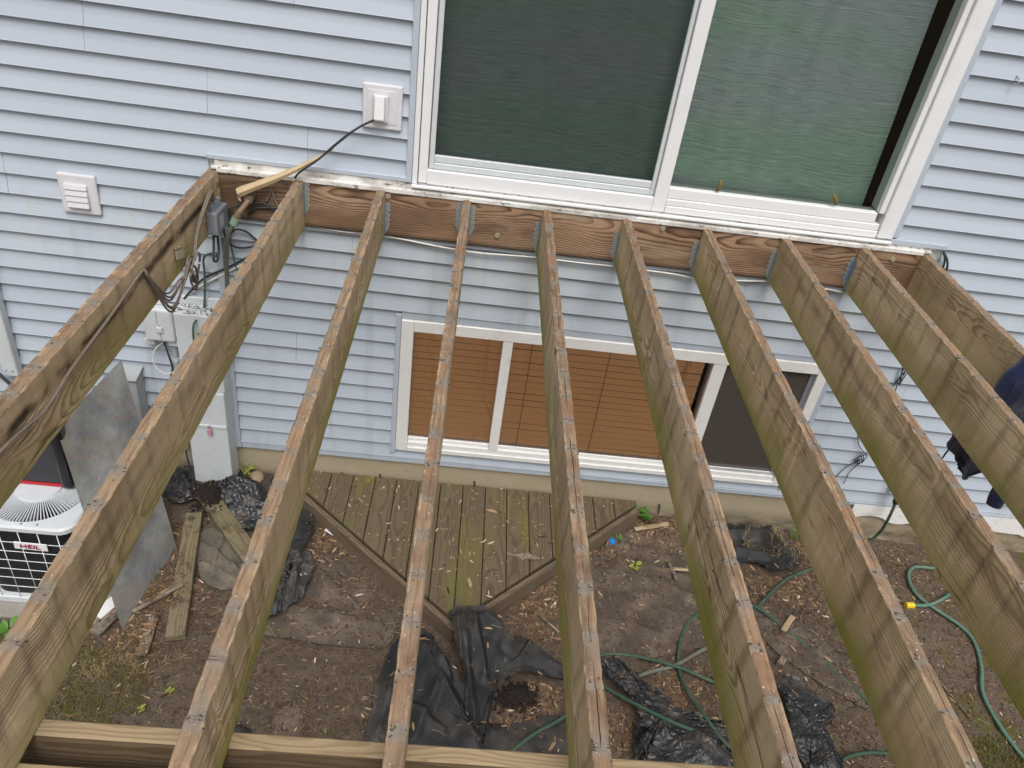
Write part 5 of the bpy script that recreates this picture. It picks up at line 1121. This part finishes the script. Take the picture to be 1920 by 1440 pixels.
GND = [(.81, -.76), (.57, -.71), (.96, -.41), (-1.56, -1.21), (-1.7, -1.32), (-1.76, -1.49), (-1.63, -1.36), (-1.73, -1.28), (-1.62, -1.54), (-1.06, -1.07), (-.93, -.82), (-.91, -1.27), (-.76, -1.5), (-1.52, -1.42), (-.87, -1.36), (-1.02, -.98), (-.95, -.54), (-.06, -1.09), (-.06, -1.17), (-.22, -1.31), (.07, -1.01), (-.76, -.85), (-.67, -.96), (-.73, -1.08), (.21, -1.28), (-.03, -1.51), (.07, -1.45), (.58, -.7), (1.0, -.5), (.8, -.79), (-.73, -1.51), (-.39, -1.61), (1.52, -1.12), (1.61, -1.16), (1.65, -1.16), (1.91, -1.17), (1.67, -1.12), (1.63, -.98), (2.67, -1.22), (2.58, -1.17), (2.51, -1.28), (1.76, -1.42), (1.71, -1.61), (2.46, -1.2)]
r_ = np.random.RandomState(17)
for i, (x, y) in enumerate(PLAT+GND):
    pl = i < len(PLAT); V, F, T = [], [], []; L = r_.uniform(.02, .048); big = i in (9, 18)
    h = drop(x, y)+.002
    chip_geo(V, F, T, x, y, h, .075 if big else L, .022 if big else L*r_.uniform(.12, .3), .005, r_.rand()*6.28, 0, .86 if big else float(np.clip(r_.normal(.8, .17), 0, 1)))
    o = chips_obj('wood_chip', V, F, T, (x, y, h))
    if big: tag(o, 'large orange chip on the platform '+('near the foundation' if i == 9 else 'near its pointed front'), 'wood chip', 'wood chips on the platform')
    else: tag(o, 'pale wood chip lying on the platform boards' if pl else 'pale wood chip lying on the soil or fabric', 'wood chip', 'wood chips on the platform' if pl else 'wood chips on the ground')

# ================================================================== PLANTS
def leafgeo(V, F, base, d, L, W, up=.35, droop=.3):
    d = np.array(d, float); d /= np.linalg.norm(d); s = np.cross(d, (0, 0, 1.0)); s /= np.linalg.norm(s)+1e-9; o0 = len(V); n = 5
    for i in range(n+1):
        t = i/n; p_ = np.array(base)+d*L*t+np.array([0, 0, up*L*t-droop*L*t*t]); wd = W*math.sin(math.pi*min(1, t*.92+.06))**.8
        V += [p_-s*wd/2, p_+np.array([0, 0, -.12*W]), p_+s*wd/2]
    for i in range(n):
        for k in range(2): a = o0+i*3+k; F.append((a, a+1, a+4, a+3))
def plant(x, y, n, L, W, mat, label, seed, z=None, h=.04, up=.35):
    r_ = np.random.RandomState(seed); t = thing('weed_plant', label, 'plant', (x, y, float(gz(x, y)) if z is None else z)); V, F = [], []
    Vs, Fs = [], []
    for i in range(n):
        a = i*2.4+r_.rand(); hh = h*r_.uniform(.2, 1); Vt, Ft = tube_geo([(0, 0, -.01), (.3*hh*math.cos(a), .3*hh*math.sin(a), hh)], .0016, 5, len(Vs)); Vs += Vt; Fs += Ft
        leafgeo(V, F, (.3*hh*math.cos(a), .3*hh*math.sin(a), hh), (math.cos(a), math.sin(a), r_.uniform(-.1, .5)), L*r_.uniform(.6, 1.1), W*r_.uniform(.7, 1.1), up)
    mesh_obj('leaves', V, F, mat, t, True); mesh_obj('stem', Vs, Fs, mat, t, True); return t
plant(.87, -.035, 34, .035, .016, MT['leafy'], 'leafy green weed growing at the platform end against the foundation', 1, h=.10)
plant(.94, -.05, 30, .03, .014, MT['leafy'], 'smaller ferny weed just right of the platform end', 2, h=.08)
plant(.81, -.48, 6, .05, .03, MT['leafy2'], 'single bright green sprout on the muddy fabric', 3, h=.05)
plant(.74, -.26, 9, .03, .016, MT['leafy'], 'little green sprout beside the blue plastic scrap', 4, h=.04)
plant(-1.585, -.035, 12, .035, .022, MT['leafy2'], 'yellow green weed at the foot of the meter cabinet', 5, h=.09)
plant(1.63, -1.55, 12, .055, .018, MT['leafy'], 'green weed with pointed leaves beside the torn plastic', 6, h=.04)
plant(-1.53, -1.50, 8, .02, .012, MT['leafy2'], 'tiny green seedling near the beam in the second bay', 7, h=.02)
plant(-1.62, -1.60, 8, .02, .012, MT['leafy2'], 'tiny seedling close to the mossy patch', 8, h=.02)
plant(-2.36, -1.27, 10, .07, .03, MT['leafy'], 'broad leaved weed at the front of the air conditioner pad', 9, h=.05)
plant(1.92, -.08, 14, .03, .01, MT['leafy'], 'thin weed at the foundation behind the seventh joist', 10, h=.07)
def grass(name, label, cx, cy, rx, ry, n, mat, seed, L=.05, fl=.5):
    r_ = np.random.RandomState(seed); V, F = [], []
    for i in range(n):
        a = r_.rand()*6.28; q = math.sqrt(r_.rand()); x, y = cx+rx*q*math.cos(a), cy+ry*q*math.sin(a)
        if vn(x*9, y*9, seed) < .38: continue
        z = drop(x, y)-.001; d = r_.rand()*6.28; l = L*r_.uniform(.4, 1.1); bend = r_.uniform(.3, 1)*fl; o0 = len(V); w_ = .0016
        dx, dy = math.cos(d), math.sin(d)
        for t in (0, .5, 1):
            X_, Y_, Z_ = x+dx*l*bend*t*t, y+dy*l*bend*t*t, z+l*t*(1-.4*bend*t); ww = w_*(1-t*.9); V += [(X_-dy*ww, Y_+dx*ww, Z_), (X_+dy*ww, Y_-dx*ww, Z_)]
        F += [(o0, o0+1, o0+3, o0+2), (o0+2, o0+3, o0+5, o0+4)]
    o = mesh_obj(name, V, F, mat); o['kind'] = 'stuff'; o['label'] = label; o['category'] = 'grass'; return o
grass('grass', 'mossy grass patch at the lower left', -1.92, -1.55, .30, .24, 5200, MT['grass'], 5, .028)
grass('dry_grass', 'dry straw coloured grass tuft at the lower left', -1.83, -1.42, .13, .09, 450, MT['straw'], 6, .04, 1.0)
grass('grass', 'mossy patch beside the pale hose at the right', 2.86, -.62, .22, .2, 1600, MT['grass'], 7, .018)
grass('grass', 'green grass in the lower right corner', 2.62, -1.55, .26, .16, 2400, MT['grass'], 8, .045)
grass('dry_grass', 'straw and dry stems along the foundation right of the window', 1.85, -.18, .3, .16, 700, MT['straw'], 9, .06, 1.2)
grass('grass', 'sparse grass near the middle fabric', -.68, -1.62, .10, .14, 350, MT['grass'], 10, .03)

# ================================================================== JACKET
def jacket():
    t = thing('jacket', 'dark navy fleece jacket hanging over the last joist at the right', 'jacket', (1.93, -1.45, 0))
    V = []; F = []; nu, nv = 40, 46
    path = cat_rom([(2.00, -.16), (1.995, -.02), (1.975, .05), (1.93, .075), (1.885, .06), (1.835, -.01), (1.79, -.12), (1.765, -.24), (1.745, -.36), (1.75, -.45), (1.775, -.475)], 5); nv = len(path)-1
    P_ = np.array(path)
    for j in range(nv+1):
        for i in range(nu+1):
            u = i/nu; k_ = 1-.42*min(1, max(0, (u-.16)/.35)); tt = j/nv*k_; x, z = [np.interp(tt*nv, np.arange(nv+1), P_[:, q]) for q in (0, 1)]; y = -1.02-.02*tt-.04*math.sin(tt*3)-u*(.75+.1*tt)
            f = (.022*math.sin(u*16+tt*4)+.05*(fbm(u*5, tt*3, 4)-.5)+.05*(ridge(u*7+tt*3, tt*7-u*2, 6, 2)-.6))*min(1, tt*2.2)*(1 if tt > .25 else .3)
            edge = .05*max(0, .12-u)/.12*math.sin(min(1, tt)*3.1); hem = -.10*max(0, tt-.8)*5*(u-.3)*0
            V.append((x-f-edge*-1*.6-1.93, y+.012*math.sin(tt*18)+1.45, z+hem+.02*math.sin(u*9+1)*tt))
    for j in range(nv):
        for i in range(nu): a = j*(nu+1)+i; F.append((a, a+1, a+nu+2, a+nu+1))
    o = mesh_obj('jacket_body', V, F, MT['navy'], t, True); md = o.modifiers.new('thick', 'SOLIDIFY'); md.thickness = .012; md.offset = 0
    V, F = tube_geo(cat_rom([(-.11, .02, -.20), (-.15, .02, -.28), (-.175, .005, -.36), (-.18, -.005, -.41)], 6), [.045-.001*k_ for k_ in range(19)], 14)
    mesh_obj('sleeve', V, F, MT['navy'], t, True)
    tube('drawstring', [(-.165, .33, -.33), (-.185, .345, -.42), (-.19, .35, -.50)], .004, MT['navy'], t, ns=6)
jacket()
